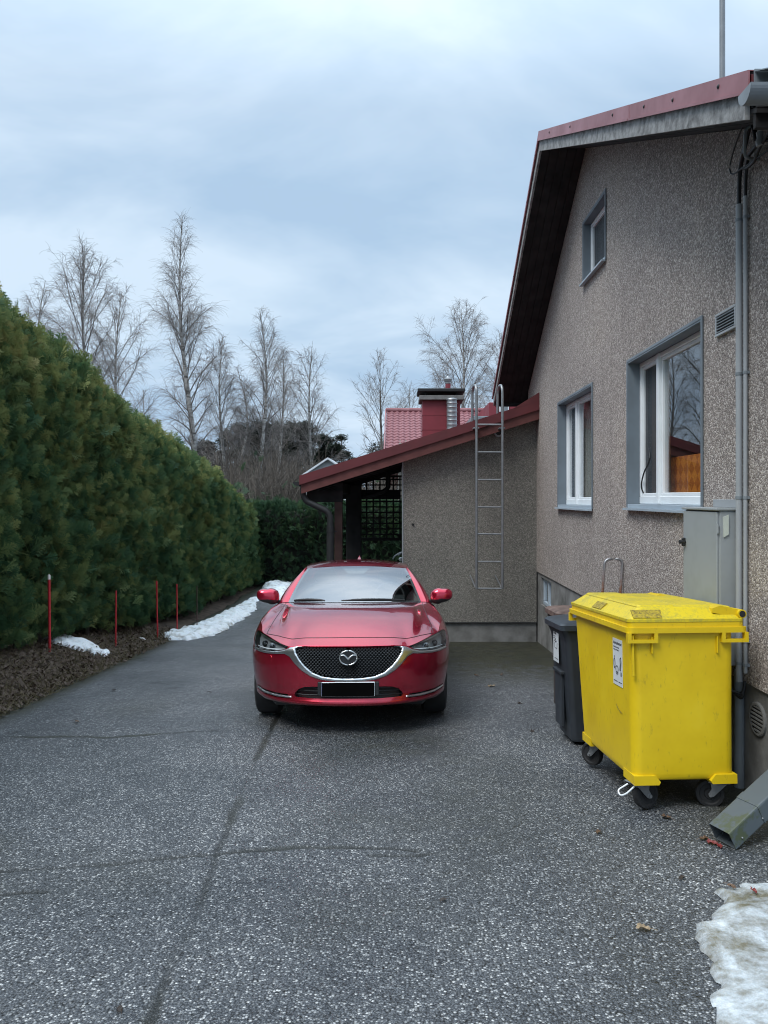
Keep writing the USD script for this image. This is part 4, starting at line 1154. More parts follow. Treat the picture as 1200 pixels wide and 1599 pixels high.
# the top edge of the wall: from the grille over the headlight to the beltline
tf = np.array([(0, .737), (.20, .737), (.38, .735), (.45, .728), (.505, .722), (.56, .733), (.64, .757), (.72, .783), (.79, .802)])
ts = np.array([(.62, .842), (.9, .878), (1.3, .905), (1.66, .922), (2.5, .945), (3.5, .965), (4.4, .968), (4.80, .955)])
tu = np.r_[u_of_x(tf[:, 0], tf[:, 1]), u_of_y(ts[:, 0], ts[:, 1])]
TOP = PC(tu, np.r_[tf[:, 1], ts[:, 1]])
UEND = float(u_of_y(4.80, .955))
ucow = float(u_of_y(1.66, .922))
utop = np.unique(np.r_[np.linspace(0, ucow, 70), np.linspace(ucow, UEND, 60)])
bot_u = np.linspace(UEND, 0, 90)
bot = PC([0, .5, 1.0, 1.3, UEND], [.238, .240, .225, .20, .20])
band = sg.Polygon(np.r_[np.stack([utop, TOP(utop)], 1), np.stack([bot_u, bot(bot_u)], 1)])


def arch(yc, r, zc=.325):
    a = np.linspace(0, 2 * math.pi, 64)
    y, z = yc + r * np.cos(a), np.clip(zc + r * np.sin(a), .15, 2)
    return sg.Polygon(np.stack([u_of_y(y, z), z], 1)).buffer(0)


grille_p = front_poly([(0, .731), (.20, .731), (.37, .729), (.43, .722), (.449, .706), (.443, .675), (.41, .622), (.365, .570), (.30, .517), (.22, .486), (.11, .472), (0, .469)])
wing_outer = front_poly([(0, .731), (.37, .729), (.455, .722), (.500, .712), (.535, .695), (.60, .676), (.72, .665), (.80, .668), (.853, .673), (.856, .655), (.80, .648), (.72, .645), (.62, .652), (.545, .660), (.500, .640), (.455, .588), (.395, .532), (.315, .484), (.225, .456), (.11, .4475), (0, .446)])
chrome_p = wing_outer.difference(grille_p.buffer(.0005))
chrome_p = max(getattr(chrome_p, 'geoms', [chrome_p]), key=lambda g: g.area)
hx = np.array([.512, .56, .64, .72, .79, .84, .872])
top_pts = [(x, float(TOP(u_of_x(x, .76))) - .004) for x in hx[:5]]
head_p = front_poly(top_pts[:5] + [(.838, .803), (.864, .79), (.872, .75), (.868, .705), (.858, .676), (.80, .672), (.72, .669), (.61, .679), (.545, .697)])
intake_p = front_poly([(0, .398), (.30, .398), (.37, .392), (.42, .372), (.452, .338), (.460, .318), (.45, .304), (.30, .300), (0, .300)])
fogslot_p = front_poly([(.495, .300), (.52, .318), (.62, .318), (.74, .323), (.828, .338), (.828, .302), (.74, .288), (.62, .283), (.51, .284)])
fogbar_p = front_poly([(.484, .290), (.482, .307), (.62, .306), (.74, .312), (.822, .328), (.826, .314), (.74, .294), (.62, .288)])
head_p = head_p.intersection(band.buffer(-.001))
openings_p = shapely.union_all([wing_outer.union(grille_p).buffer(.002), head_p.buffer(.0015), intake_p, fogslot_p])
wall_p = band.difference(openings_p).difference(arch(.93, .372)).difference(arch(3.77, .372))
wall_p = max(getattr(wall_p, 'geoms', [wall_p]), key=lambda g: g.area)

# materials of the car
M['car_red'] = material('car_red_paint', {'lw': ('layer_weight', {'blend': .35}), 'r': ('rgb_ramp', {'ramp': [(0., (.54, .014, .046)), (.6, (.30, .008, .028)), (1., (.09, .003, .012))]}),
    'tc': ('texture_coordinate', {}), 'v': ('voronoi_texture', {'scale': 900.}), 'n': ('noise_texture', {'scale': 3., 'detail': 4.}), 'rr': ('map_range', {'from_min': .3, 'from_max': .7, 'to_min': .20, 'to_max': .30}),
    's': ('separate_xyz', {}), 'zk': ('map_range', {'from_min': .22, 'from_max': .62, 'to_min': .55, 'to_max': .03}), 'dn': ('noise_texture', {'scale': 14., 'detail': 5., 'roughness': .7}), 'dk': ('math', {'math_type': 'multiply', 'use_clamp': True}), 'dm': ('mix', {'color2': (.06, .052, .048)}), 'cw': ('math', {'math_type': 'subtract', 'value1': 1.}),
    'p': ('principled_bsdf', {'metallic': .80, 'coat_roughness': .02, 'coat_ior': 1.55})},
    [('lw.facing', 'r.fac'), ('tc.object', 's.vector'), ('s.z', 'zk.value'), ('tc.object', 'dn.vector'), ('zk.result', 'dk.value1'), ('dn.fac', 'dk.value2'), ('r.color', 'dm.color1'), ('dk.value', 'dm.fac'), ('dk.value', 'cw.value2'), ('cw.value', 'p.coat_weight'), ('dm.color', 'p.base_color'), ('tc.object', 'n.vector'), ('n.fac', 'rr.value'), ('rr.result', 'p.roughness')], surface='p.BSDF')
M['chrome'] = plain('satin_chrome', (.58, .60, .61), .30, metallic=1., vary=.05)
M['piano'] = plain('gloss_black', (.010, .010, .011), .12, vary=.05, coat=.6)
M['gunmetal'] = plain('gunmetal_mesh', (.045, .048, .052), .32, metallic=.6, vary=.1)
M['car_glass'] = glass_pane('windscreen_glass', .28, (.74, .80, .79))
M['lamp_glass'] = glass_pane('headlamp_cover', .04, (.92, .94, .95))
M['side_glass'] = glass_pane('tinted_side_glass', .08, (.20, .23, .23))
M['seat'] = plain('seat_fabric', (.035, .035, .037), .8, vary=.15)
M['plate_blue'] = plain('plate_blue', (.012, .03, .16), .4, vary=.05)

CAR = (-.414, 6.36)
pitch = math.degrees(math.atan(.055))
car = thing('car', 'shiny dark red saloon car parked facing the camera on the driveway', 'car', (CAR[0], CAR[1], float(ground(*CAR)) + .004), (-pitch, 0, 1.35), local=True)

wall = patch(wall_p, .015, skirt=.035)
# hood and front wings: longitudinal curves from the wall's top edge to the foot of the windscreen
uh = utop[utop <= ucow + 1e-9]
B = surf(uh, TOP(uh))
s_ = uh / ucow
k = np.clip(s_ / .56, 0, 1)
Cx = np.where(s_ < .56, .70 * k, .70 + (B[-1, 0] - .70) * (s_ - .56) / .44)
Cy = np.where(s_ < .56, 1.38 + .26 * k ** 2, 1.64 + .02 * (s_ - .56) / .44)
Cz = np.where(s_ < .56, .986 - .016 * k ** 2, .970 + (B[-1, 2] - .970) * ((s_ - .56) / .44) ** 1.6)
C = np.stack([Cx, Cy, Cz], -1)
tt = np.linspace(0, 1, 44) ** 1.15


def hood_point(i_s, t):
    """s index fraction array and t -> points."""
    b = np.stack([np.interp(i_s, s_, B[:, j]) for j in range(3)], -1)
    c = np.stack([np.interp(i_s, s_, C[:, j]) for j in range(3)], -1)
    p = b + (c - b) * t[..., None]
    ex = 2.5 - .5 * np.clip(i_s / .6, 0, 1)
    e = 1 - (1 - t) ** ex
    p[..., 2] = b[..., 2] + (c[..., 2] - b[..., 2]) * e
    w = np.sin(np.pi * np.clip(t, 0, 1)) ** 1.3
    # a valley beside the hood's shoulder, a swell over the wheel, a slight crease
    d = i_s - (.225 + .30 * t)                                # from the raised middle of the hood down a facet to the shoulder
    k_ = np.clip((d + .015) / .085, 0, 1)
    wc = w * np.clip((1 - t) / .4, 0, 1)
    p[..., 2] += .024 * wc - .042 * wc * k_ * k_ * (3 - 2 * k_) + .030 * np.exp(-((i_s - .67) / .15) ** 2) * w
    return p


SS, TT = np.meshgrid(s_, tt, indexing='ij')
hood = grid(hood_point(SS, TT))
hood.faces = hood.faces if hood.face_normals[:, 2].mean() > 0 else hood.faces[:, ::-1]
# shoulder between the beltline and the side windows, then the rear deck
us = utop[utop >= ucow - 1e-9]
Bs = surf(us, TOP(us))
v = np.linspace(0, 1, 7)
inner = np.stack([np.interp(Bs[:, 1], [1.66, 2.4, 4.0, 4.35, 4.8], [B[-1, 0] - .045, .785, .765, .70, .64]), Bs[:, 1], np.interp(Bs[:, 1], [1.66, 2.4, 4.0, 4.4, 4.8], [.945, .965, .995, 1.01, .99])], -1)
sh = grid(Bs[:, None] * (1 - v[None, :, None]) + inner[:, None] * v[None, :, None] + np.array([0, 0, .012]) * np.sin(np.pi * v)[None, :, None])
sh.faces = sh.faces if sh.face_normals[:, 2].mean() > 0 else sh.faces[:, ::-1]
dy = np.linspace(4.12, 4.80, 10); dx = np.linspace(0, 1, 12)
ii = np.stack([np.interp(dy, inner[:, 1], inner[:, j]) for j in range(3)], -1)
deck = grid(np.stack([ii[:, None, 0] * dx[None], np.broadcast_to(dy[:, None], (10, 12)), ii[:, None, 2] + .02 * (1 - dx[None] ** 2)], -1))
deck.faces = deck.faces if deck.face_normals[:, 2].mean() > 0 else deck.faces[:, ::-1]
zz = np.linspace(.2, .99, 14)
rear = grid(np.stack([(np.minimum(cW(zz), .87) * .87)[:, None] * dx[None], 4.80 + .06 * np.sin(np.pi * (zz - .2) / .9)[:, None] * (1 - dx[None] ** 4) + .0 * dx[None], np.broadcast_to(zz[:, None], (14, 12))], -1))
rear.faces = rear.faces if rear.face_normals[:, 1].mean() > 0 else rear.faces[:, ::-1]
if trimesh.Trimesh(wall.vertices, wall.faces, process=False).face_normals[:, 0].mean() < 0:
    wall.faces = wall.faces[:, ::-1]
# windscreen, roof, sides of the cabin
ws, wt = np.meshgrid(np.linspace(-1, 1, 41), np.linspace(0, 1, 15), indexing='ij')
wb = np.stack([.695 * ws, 1.395 + .25 * ws ** 2, .990 - .016 * ws ** 2], -1)
wtop = np.stack([.555 * ws, 2.13 + .11 * ws ** 2, 1.332 - .030 * ws ** 2], -1)
bul = np.sin(np.pi * wt)[..., None] * np.array([0, -.03, .045]) * (1 - .5 * ws ** 2)[..., None]
screen = grid(wb + (wtop - wb) * wt[..., None] + bul)
screen.faces = screen.faces if screen.face_normals[:, 1].mean() < 0 else screen.faces[:, ::-1]
ry = np.linspace(0, 1, 24)
rw = PC([0, .25, .6, 1.], [.555, .585, .575, .53]); rz_ = PC([0, .22, .5, .78, 1], [1.332, 1.374, 1.386, 1.366, 1.315])
RS, RY = np.meshgrid(np.linspace(-1, 1, 33), ry, indexing='ij')


def roof_point(a, b):
    return np.stack([rw(b) * a, 2.13 + 1.62 * b + .11 * a ** 2 * (1 - b), rz_(b) - (.030 + .022 * np.clip(b * 4, 0, 1)) * np.abs(a) ** 2.4], -1)


roof = grid(roof_point(RS, RY))
roof.faces = roof.faces if roof.face_normals[:, 2].mean() > 0 else roof.faces[:, ::-1]
# backlight
rb = np.stack([.655 * ws, 4.24 - .10 * ws ** 2, 1.035 - .01 * ws ** 2], -1)
rt = roof_point(ws, np.ones_like(ws))
back = grid(rt + (rb - rt) * wt[..., None] + np.sin(np.pi * wt)[..., None] * np.array([0, .03, .04]))
back.faces = back.faces if back.face_normals[:, 1].mean() > 0 else back.faces[:, ::-1]


def side_patch(b0, b1, v0, v1, nb=20, nv=14, out=0.):
    """Cabin side between the glass line and the roof: b along (0 windscreen pillar, 1 rear pillar), v up."""
    bb, vv_ = np.meshgrid(np.linspace(b0, b1, nb), np.linspace(v0, v1, nv), indexing='ij')
    lo_y = 1.655 + 2.62 * bb
    lo = np.stack([np.interp(lo_y, inner[:, 1], inner[:, 0]) + .002, lo_y, np.interp(lo_y, inner[:, 1], inner[:, 2]) - .004], -1)
    hi = roof_point(np.ones_like(bb), bb)
    p = lo + (hi - lo) * vv_[..., None]
    p[..., 0] += (.045 * np.sin(np.pi * vv_ ** .9) + out)
    return p


def oriented(m, axis, sign):
    m.faces = m.faces if m.face_normals[:, axis].mean() * sign > 0 else m.faces[:, ::-1]
    return m


side_glass = oriented(grid(side_patch(.07, .86, .03, .90)), 0, 1)
pil = [oriented(grid(side_patch(0, .0701, 0, 1, 8, 14, .004)), 0, 1), oriented(grid(side_patch(.8599, 1, 0, 1, 10, 14, .004)), 0, 1), oriented(grid(side_patch(.07, .86, .899, 1, 20, 5, .004)), 0, 1), oriented(grid(side_patch(.07, .86, 0, .031, 20, 3, .004)), 0, 1)]
# windscreen pillar: from the screen's edge to the side
we = (wb + (wtop - wb) * wt[..., None] + bul)[-1]
pe_ = side_patch(0, .0701, 0, 1, 2, 15, .004)[0]
vv_ = np.linspace(0, 1, 8)
fill = we[None] * (1 - vv_[:, None, None]) + pe_[None] * vv_[:, None, None] + np.sin(np.pi * vv_)[:, None, None] * np.array([.012, -.018, .012])
pil.append(oriented(grid(fill), 1, -1))
cp_ = np.stack([rt[-1], rb[-1]], 0)
pe2 = side_patch(.9, 1, 0, 1, 2, 15, .004)[-1][::-1]
be = (rt + (rb - rt) * wt[..., None] + np.sin(np.pi * wt)[..., None] * np.array([0, .03, .04]))[-1]
pil.append(oriented(grid(be[None] * (1 - vv_[:, None, None]) + pe2[None] * vv_[:, None, None]), 1, 1))
shell = both(cat_([wall, hood, sh, deck, rear] + pil))
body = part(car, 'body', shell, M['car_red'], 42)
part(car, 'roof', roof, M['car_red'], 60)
scr = part(car, 'windscreen', screen, M['car_glass'], True)
part(car, 'rear_window', back, M['side_glass'], True)
part(car, 'side_window', side_glass, M['side_glass'], True)
part(car, 'side_window', mirror_x(side_glass), M['side_glass'], True)
# black ceramic border round the windscreen and the sensor shield at its top
edge_t = we
brd = []
for sgn in (1, -1):
    a = edge_t * [sgn, 1, 1]
    c = a + np.array([-.022 * sgn, -.002, -.002])
    brd.append(grid(np.stack([a + [0, .002, -.004], c + [0, .002, -.004]], 0)))
tb = (wb + (wtop - wb) * .96 + 0)[:, 0]
part(scr, 'edge_band', cat_(brd), M['piano'])
sx = np.array([-.145, .145, .10, -.10])
shield = np.array([[-.15, 2.095, 1.310], [.15, 2.095, 1.310], [.085, 1.99, 1.255], [-.085, 1.99, 1.255]])
part(scr, 'sensor_shield', trimesh.convex.convex_hull(np.vstack([shield, shield + [0, .07, -.01]])), M['piano'])
part(scr, 'rear_view_mirror', trimesh.convex.convex_hull(np.array([[x * s_x, 2.12 + dy_, 1.215 + z] for x in (-.115, .115) for s_x in (1,) for dy_ in (0, .03) for z in (-.03, .03)] + [[x, 2.115, 1.215] for x in (-.12, .12)])), M['piano'])
# panel gap between hood and nose, gaps at the hood's sides
gs = np.linspace(0, .385, 40)
gt_ = np.interp(gs, [0, .2, .30, .385], [.085, .080, .062, .010])
gp = hood_point(gs, gt_) + [0, 0, .0005]
line = np.vstack([(gp * [-1, 1, 1])[::-1], gp[1:]])
part(body, 'hood_gap', tube(line, .0032, 6), M['black'], True)
gs2 = np.linspace(.385, .565, 30); gt2 = np.linspace(.010, .97, 30)
gp2 = hood_point(gs2, gt2) + [0, 0, .0002]
for m in (1, -1):
    part(body, 'hood_gap', tube(gp2 * [m, 1, 1], .0028, 6), M['black'], True)
# cowl and wipers
cw = np.stack([np.linspace(-.68, .68, 40), 1.38 + .24 * (np.linspace(-.68, .68, 40) / .695) ** 2, .984 - .016 * (np.linspace(-.68, .68, 40) / .695) ** 2], -1)
part(car, 'cowl', cat_([grid(np.stack([cw + [0, -.012, -.006], cw + [0, .05, .008]], 0)), grid(np.stack([cw + [0, .05, .008], cw + [0, .07, -.04]], 0))]), M['black'])
for x0, x1 in ((-.63, -.30), (-.13, .52)):
    xa = np.linspace(x0, x1, 12)
    pts = np.stack([xa, 1.40 + .24 * (xa / .695) ** 2 + .02, 1.004 - .016 * (xa / .695) ** 2 + .012 * np.sin(np.linspace(0, math.pi, 12))], -1)
    part(car, 'wiper', cat_([tube(pts, .009, 6), tube(pts + [0, .015, .006], .005, 5)]), M['black'], True)

# grille with its chrome surround and inner pieces
gh = both(patch(grille_p, .03, off=-.045))
gr_ = part(car, 'grille', gh, M['black'], 40)
bits = []
full = np.array(grille_p.exterior.coords)
for row in range(17):
    z = .480 + row * .0152
    for col in range(-32, 33):
        x = col * .0285 + (.01425 if row % 2 else 0)
        uu_ = float(u_of_x(abs(x), z))
        if grille_p.buffer(-.004).contains(sg.Point(uu_, z)):
            zz_ = np.array([z - .0065, z - .0065, z + .0065, z + .0065])
            xx_ = np.array([x - .0085, x + .0085, x + .011, x - .011])
            q = surf(u_of_x(np.abs(xx_), zz_), zz_, -.018)
            q[:, 0] = xx_
            ridge = q.mean(0) - [0, .010, .002]
            bk = q + [0, .02, 0]
            V = np.vstack([q, ridge, bk])
            bits.append(trimesh.Trimesh(V, [[0, 1, 4], [1, 2, 4], [2, 3, 4], [3, 0, 4], [0, 5, 6], [0, 6, 1], [1, 6, 7], [1, 7, 2], [2, 7, 8], [2, 8, 3], [3, 8, 5], [3, 5, 0]], process=False))
part(gr_, 'mesh', cat_(bits), M['gunmetal'], label='dark mesh of small staggered blocks')
chrome = both(puffed(chrome_p, .006, .002, .008, .012, .03))
part(car, 'grille_surround', chrome, M['chrome'], 50)
# emblem: an oval ring with a winged V
ez = .643
e0 = float(cY(ez)) - .002
an = np.linspace(0, 2 * math.pi, 49)
ring = np.stack([.072 * np.cos(an), np.full(49, e0 - .006), ez + .058 * np.sin(an)], -1)
em = part(car, 'badge', prism_y(sg.Polygon(np.stack([.071 * np.cos(an), ez + .057 * np.sin(an)], 1)), e0 - .002, e0 + .02), M['piano'])
wingl = smooth_line([(-.066, e0 - .007, ez + .020), (-.040, e0 - .008, ez + .022), (-.018, e0 - .009, ez + .008), (0, e0 - .010, ez - .014)], 14)
wingr = (wingl * [-1, 1, 1])[::-1]
wl = np.vstack([wingl, wingr[1:]])
part(em, 'ring', tube(ring, .0065, 8), M['chrome'], True)
part(em, 'wings', tube(wl, np.interp(np.linspace(-1, 1, len(wl)), [-1, -.5, 0, .5, 1], [.004, .0075, .008, .0075, .004]), 8), M['chrome'], True)
# headlamps
for m in (1, -1):
    fl = (lambda q: q) if m == 1 else mirror_x
    hs = part(car, 'headlight', fl(patch(head_p, .03, off=-.050)), plain('headlamp_bowl_' + 'ab'[m > 0], (.30, .32, .33), .30, metallic=.6, vary=.1), 40)
    sk = patch(head_p, .03, off=-.0, skirt=.05)
    n_top = len(tri_poly(head_p, .03)[1])
    sk.update_faces(np.arange(len(sk.faces)) >= n_top)
    part(hs, 'rim', fl(sk), M['piano'])
    part(hs, 'cover', fl(patch(head_p, .03, off=-.002)), M['lamp_glass'], 40)
    # projector and chrome blades in the bowl
    for cx_, r_ in ((.69, .030), (.775, .024)):
        z_ = .715 if cx_ < .7 else .728
        p0 = surf(u_of_x(cx_, z_), z_, -.035)
        part(hs, 'projector', fl(lathe([(0, -.022), (.012, -.020), (r_ * .72, -.008), (r_ * .8, 0), (r_, -.004), (r_ * 1.1, .002), (r_, .03), (0, .03)], 24, 'y', p0)), M['gunmetal'] if cx_ > .7 else M['chrome'], 40)
        part(hs, 'lens', fl(lathe([(0, -.026), (.012, -.024), (r_ * .7, -.010), (0, -.008)], 20, 'y', p0)), M['piano'], 40)
    strip = front_poly([(.55, .704), (.63, .698), (.74, .690), (.84, .692), (.842, .686), (.74, .682), (.63, .688)])
    part(hs, 'light_strip', fl(patch(strip, .015, off=-.018)), M['white'], 40)
    brow = front_poly([(.60, .741), (.72, .776), (.80, .792), (.84, .788), (.80, .783), (.72, .764)])
    part(hs, 'brow', fl(patch(brow.intersection(head_p), .015, off=-.02)), M['chrome'], 40)
    part(car, 'fog_strip', fl(puffed(fogbar_p, .005, .002, .010, .008, .02)), M['chrome'], 40)
    part(car, 'fog_recess', fl(patch(fogslot_p, .02, off=-.03)), M['piano'], 40)
    # tow-eye cover and washer outline
    wz_ = .635
    wp = surf(u_of_x(.70, wz_), wz_, .0015)
    part(body, 'washer_cover', fl(patch(front_poly([(.665, .618), (.675, .632), (.735, .632), (.745, .618), (.735, .610), (.675, .610)]), .01, off=.002, skirt=.004)), M['car_red'], 40)
ib = part(car, 'lower_intake', both(patch(intake_p, .03, off=-.05)), M['black'], 40)
for z in (.325, .352, .379):
    w_ = .40 if z > .37 else .455
    xa = np.linspace(-w_, w_, 40)
    pts = surf(u_of_x(np.abs(xa), z), np.full(40, z), -.02); pts[:, 0] = xa
    part(ib, 'bar', tube(pts, .0045, 6), M['gunmetal'], True)
# number plate in its holder
py_ = float(cY(.385)) - .012
pl = part(car, 'number_plate', rbox(-.222, .222, py_ - .006, py_, .325, .443, .004), M['white'])
part(pl, 'holder', cat_([rbox(-.255, -.2225, py_ - .004, py_ + .06, .330, .442, .004), rbox(.2225, .255, py_ - .004, py_ + .06, .330, .442, .004), rbox(-.2224, .2224, py_ + .0005, py_ + .06, .318, .440, .004)]), M['black'])
part(pl, 'black_field', box(-.217, .217, py_ - .0085, py_ - .0065, .327, .435), plain('plate_black', (.002, .002, .002), .9, vary=.01, spec=.05))
part(pl, 'blue_band', box(-.2205, -.2172, py_ - .0085, py_ - .0065, .330, .438), M['plate_blue'])
# door mirrors
for m in (1, -1):
    fl = (lambda q: q) if m == 1 else mirror_x
    s = trimesh.creation.icosphere(3, 1.0)
    vv3 = np.sign(s.vertices) * np.abs(s.vertices) ** np.array([.72, .8, .75])
    vv3 = vv3 * [.118, .08, .082]
    vv3[:, 2] *= np.where(vv3[:, 0] < 0, 1.05, .92 - .1 * vv3[:, 0] / .112)
    vv3[:, 2] += .012 * vv3[:, 0] / .112
    s.vertices = vv3 + [.915, 1.70, 1.035]
    up = trimesh.Trimesh(s.vertices, s.faces[s.vertices[s.faces].mean(1)[:, 2] > 1.0], process=False)
    dn = trimesh.Trimesh(s.vertices, s.faces[s.vertices[s.faces].mean(1)[:, 2] <= 1.0], process=False)
    mr = part(car, 'door_mirror', fl(up), M['car_red'], True)
    part(mr, 'lower_shell', fl(dn), M['black'], True)
    part(mr, 'mirror_arm', fl(trimesh.convex.convex_hull(np.array([[x, y, z] for x, y, z in [(.765, 1.68, .945), (.765, 1.80, .950), (.775, 1.68, .985), (.775, 1.80, .985), (.86, 1.70, .990), (.86, 1.77, .990), (.85, 1.70, .965), (.85, 1.76, .965)]]))), M['black'], 40)
    part(mr, 'glass', fl(box(.82, 1.01, 1.772, 1.776, .985, 1.085)), M['chrome'])
# wheels
ta = [(.235, -.10), (.25, -.112), (.305, -.110), (.326, -.095), (.333, -.06), (.334, 0), (.333, .06), (.326, .095), (.305, .110), (.25, .112), (.235, .10)]
for y in (.93, 3.77):
    for m in (1, -1):
        ty_ = part(car, 'wheel', lathe(ta, 48, 'x', (m * .768, y, .332)), M['rubber'], 35)
        sp = [lathe([(.236, -.10), (.225, -.06), (.22, .02), (.236, .09)], 40, 'x', (m * .768, y, .332)), lathe([(0, .05), (.05, .05), (.06, .03), (0, .03)], 20, 'x', (m * .768, y, .332))]
        for k in range(10):
            b_ = box(-.011, .011, .04, .228, -.01, .012)
            b_.apply_transform(np.array([[0, 0, 1, 0], [1, 0, 0, 0], [0, 1, 0, 0], [0, 0, 0, 1.]]))
            b_.apply_transform(trimesh.transformations.rotation_matrix(k * math.pi / 5, [1, 0, 0]))
            b_.apply_translation((m * .768 + m * .045, y, .332))
            sp.append(b_)
        part(ty_, 'rim', cat_(sp), M['gunmetal'], 35)
part(car, 'underbody', cat_([rbox(-.66, .66, .25, 4.6, .20, .62, .03), box(-.86, .86, 1.35, 3.35, .21, .6), rbox(-.46, .46, .19, .3, .26, .68, .03), box(-.80, .80, 1.40, 4.3, .6, .62)]), M['black'])
# cabin
part(car, 'dashboard', trimesh.convex.convex_hull(np.array([[x, y, z] for x in (-.68, .68) for y, z in ((1.62, .95), (2.02, .955), (2.08, .90), (2.05, .65), (1.7, .65))])), plain('dash_plastic', (.11, .11, .115), .6, vary=.08), 30)
for x in (-.37, .37):
    st = part(car, 'seat', cat_([rbox(x - .24, x + .24, 2.45, 2.62, .60, 1.10, .05), rbox(x - .25, x + .25, 2.1, 2.6, .55, .68, .05)]), M['seat'])
    part(st, 'headrest', rbox(x - .13, x + .13, 2.52, 2.62, 1.13, 1.27, .035), M['seat'])
part(car, 'rear_seat', rbox(-.62, .62, 3.25, 3.45, .6, 1.08, .05), M['seat'])
sw = lathe([(.165 + .016 * math.cos(a), .016 * math.sin(a)) for a in np.linspace(0, 2 * math.pi, 13)], 32, 'y')
sw.apply_transform(trimesh.transformations.rotation_matrix(math.radians(-22), [1, 0, 0])); sw.apply_translation((.37, 2.13, .985))
sp = rbox(-.16, .16, -.012, .012, -.03, .03, .01); sp.apply_transform(trimesh.transformations.rotation_matrix(math.radians(-22), [1, 0, 0])); sp.apply_translation((.37, 2.13, .985))
part(car, 'steering_wheel', cat_([sw, sp]), M['black'], 40)
# shark-fin aerial, door seams and handles
part(car, 'aerial', trimesh.convex.convex_hull(np.array([[-.025, 3.35, 1.37], [.025, 3.35, 1.37], [-.03, 3.55, 1.34], [.03, 3.55, 1.34], [0, 3.52, 1.425], [0, 3.56, 1.418]])), M['car_red'], 40)
for m in (1, -1):
    fl = (lambda q: q) if m == 1 else mirror_x
    for y in (1.72, 2.72):
        zz2 = np.linspace(.30, float(TOP(u_of_y(y, .9))) - .005, 16)
        pts = surf(u_of_y(np.full(16, y) + .08 * (.8 - zz2) ** 2, zz2), zz2)
        part(body, 'door_gap', fl(tube(pts, .003, 5)), M['black'], True)
    for y in (2.45, 3.45):
        hp = surf(u_of_y(np.array([y, y + .17]), np.array([.80, .81])), np.array([.80, .81]), .018)
        part(body, 'door_handle', fl(tube(np.vstack([hp[0] - [.02, 0, 0], hp[0], hp.mean(0) + [.006, 0, 0], hp[1], hp[1] - [.02, 0, 0]]), .011, 8)), M['car_red'], True)

# ------------------------------------------------------------------ fittings on the house wall
cb = thing('electrical_cabinet', 'grey steel electrical cabinet on the house wall above the yellow container', 'cabinet', (2.12, 5.2, Zr(-1.08)))
part(cb, 'case', rbox(2.062, XW + .002, 4.925, 5.51, Zr(-1.08), Zr(-.085), .006), M['cabinet'])
part(cb, 'door', rbox(2.044, 2.0615, 4.931, 5.504, Zr(-1.072), Zr(-.094), .004), M['cabinet'])
part(cb, 'top_cover', rbox(2.036, XW + .001, 4.915, 5.52, Zr(-.084), Zr(-.066), .004), M['cabinet'])
part(cb, 'handle', cat_([rbox(2.018, 2.0435, 5.455, 5.475, Zr(-.345), Zr(-.285), .005), cyl((2.0, 5.465, Zr(-.315)), (2.044, 5.465, Zr(-.315)), .014, 12)]), M['black'])
part(cb, 'mounting_plate', cat_([rbox(2.165, XW, 4.925, 4.93, Zr(-.065), Zr(-.01), .002), rbox(XW - .006, XW + .001, 4.93, 5.35, Zr(-.065), Zr(-.012), .002)]), M['zinc'])
part(cb, 'notice_holder', cat_([prism_y(sg.Polygon([(2.082, Zr(-.125)), (2.118, Zr(-.11)), (2.118, Zr(-.235)), (2.086, Zr(-.255))]), 4.917, 4.9245)]), plain('pale_green_plastic', (.52, .56, .50), .4, vary=.06, coords='pos'))
for z in (-.95, -.2):
    part(cb, 'hinge', cyl((2.05, 4.9245, Zr(z - .03)), (2.05, 4.9245, Zr(z + .03)), .007, 8), M['cabinet'])
cabs = []
for k in range(3):
    pts = smooth_line([(2.15 - .02 * k, 4.95 + .02 * k, Zr(-1.07)), (2.13 - .03 * k, 4.94, Zr(-1.20)), (2.17, 4.86, Zr(-1.27 + .015 * k)), (2.19, 4.85, Zr(-1.16))], 16)
    cabs.append(tube(pts, .009, 8))
part(cb, 'cable', cat_(cabs), M['cable'], True)
part(cb, 'conduit', cyl((2.19, 4.93, Zr(-1.9)), (2.19, 4.93, Zr(-1.10)), .03, 14), M['gutter_grey'], 40, label='grey plastic pipe from cabinet to the ground')

wp = thing('wall_conduit', 'pair of thin grey vertical pipes on the wall beside the cabinet', 'pipe', (2.17, 4.85, Zr(-1.17)))
part(wp, 'pipe', cyl((2.165, 4.875, Zr(-1.166)), (2.165, 4.875, Zr(1.86)), .0205, 14), M['zinc'], 40)
part(wp, 'pipe', cyl((2.178, 4.815, Zr(-1.10)), (2.178, 4.815, Zr(1.89)), .0125, 12), M['zinc'], 40)
for z in (1.76, .785, .0, -.9, -1.05):
    part(wp, 'clip', cat_([tube([(2.165, 4.875, Zr(z - .009)), (2.165, 4.875, Zr(z + .009))], .0235, 14), tube([(2.178, 4.815, Zr(z - .009)), (2.178, 4.815, Zr(z + .009))], .0155, 12), box(2.185, XW, 4.80, 4.89, Zr(z - .009), Zr(z + .009))]), M['gutter_grey'], 40)
sc = thing('service_cables', 'tangle of black cables running from the eave into the wall pipes', 'cable', (2.16, 4.8, Zr(1.9)))
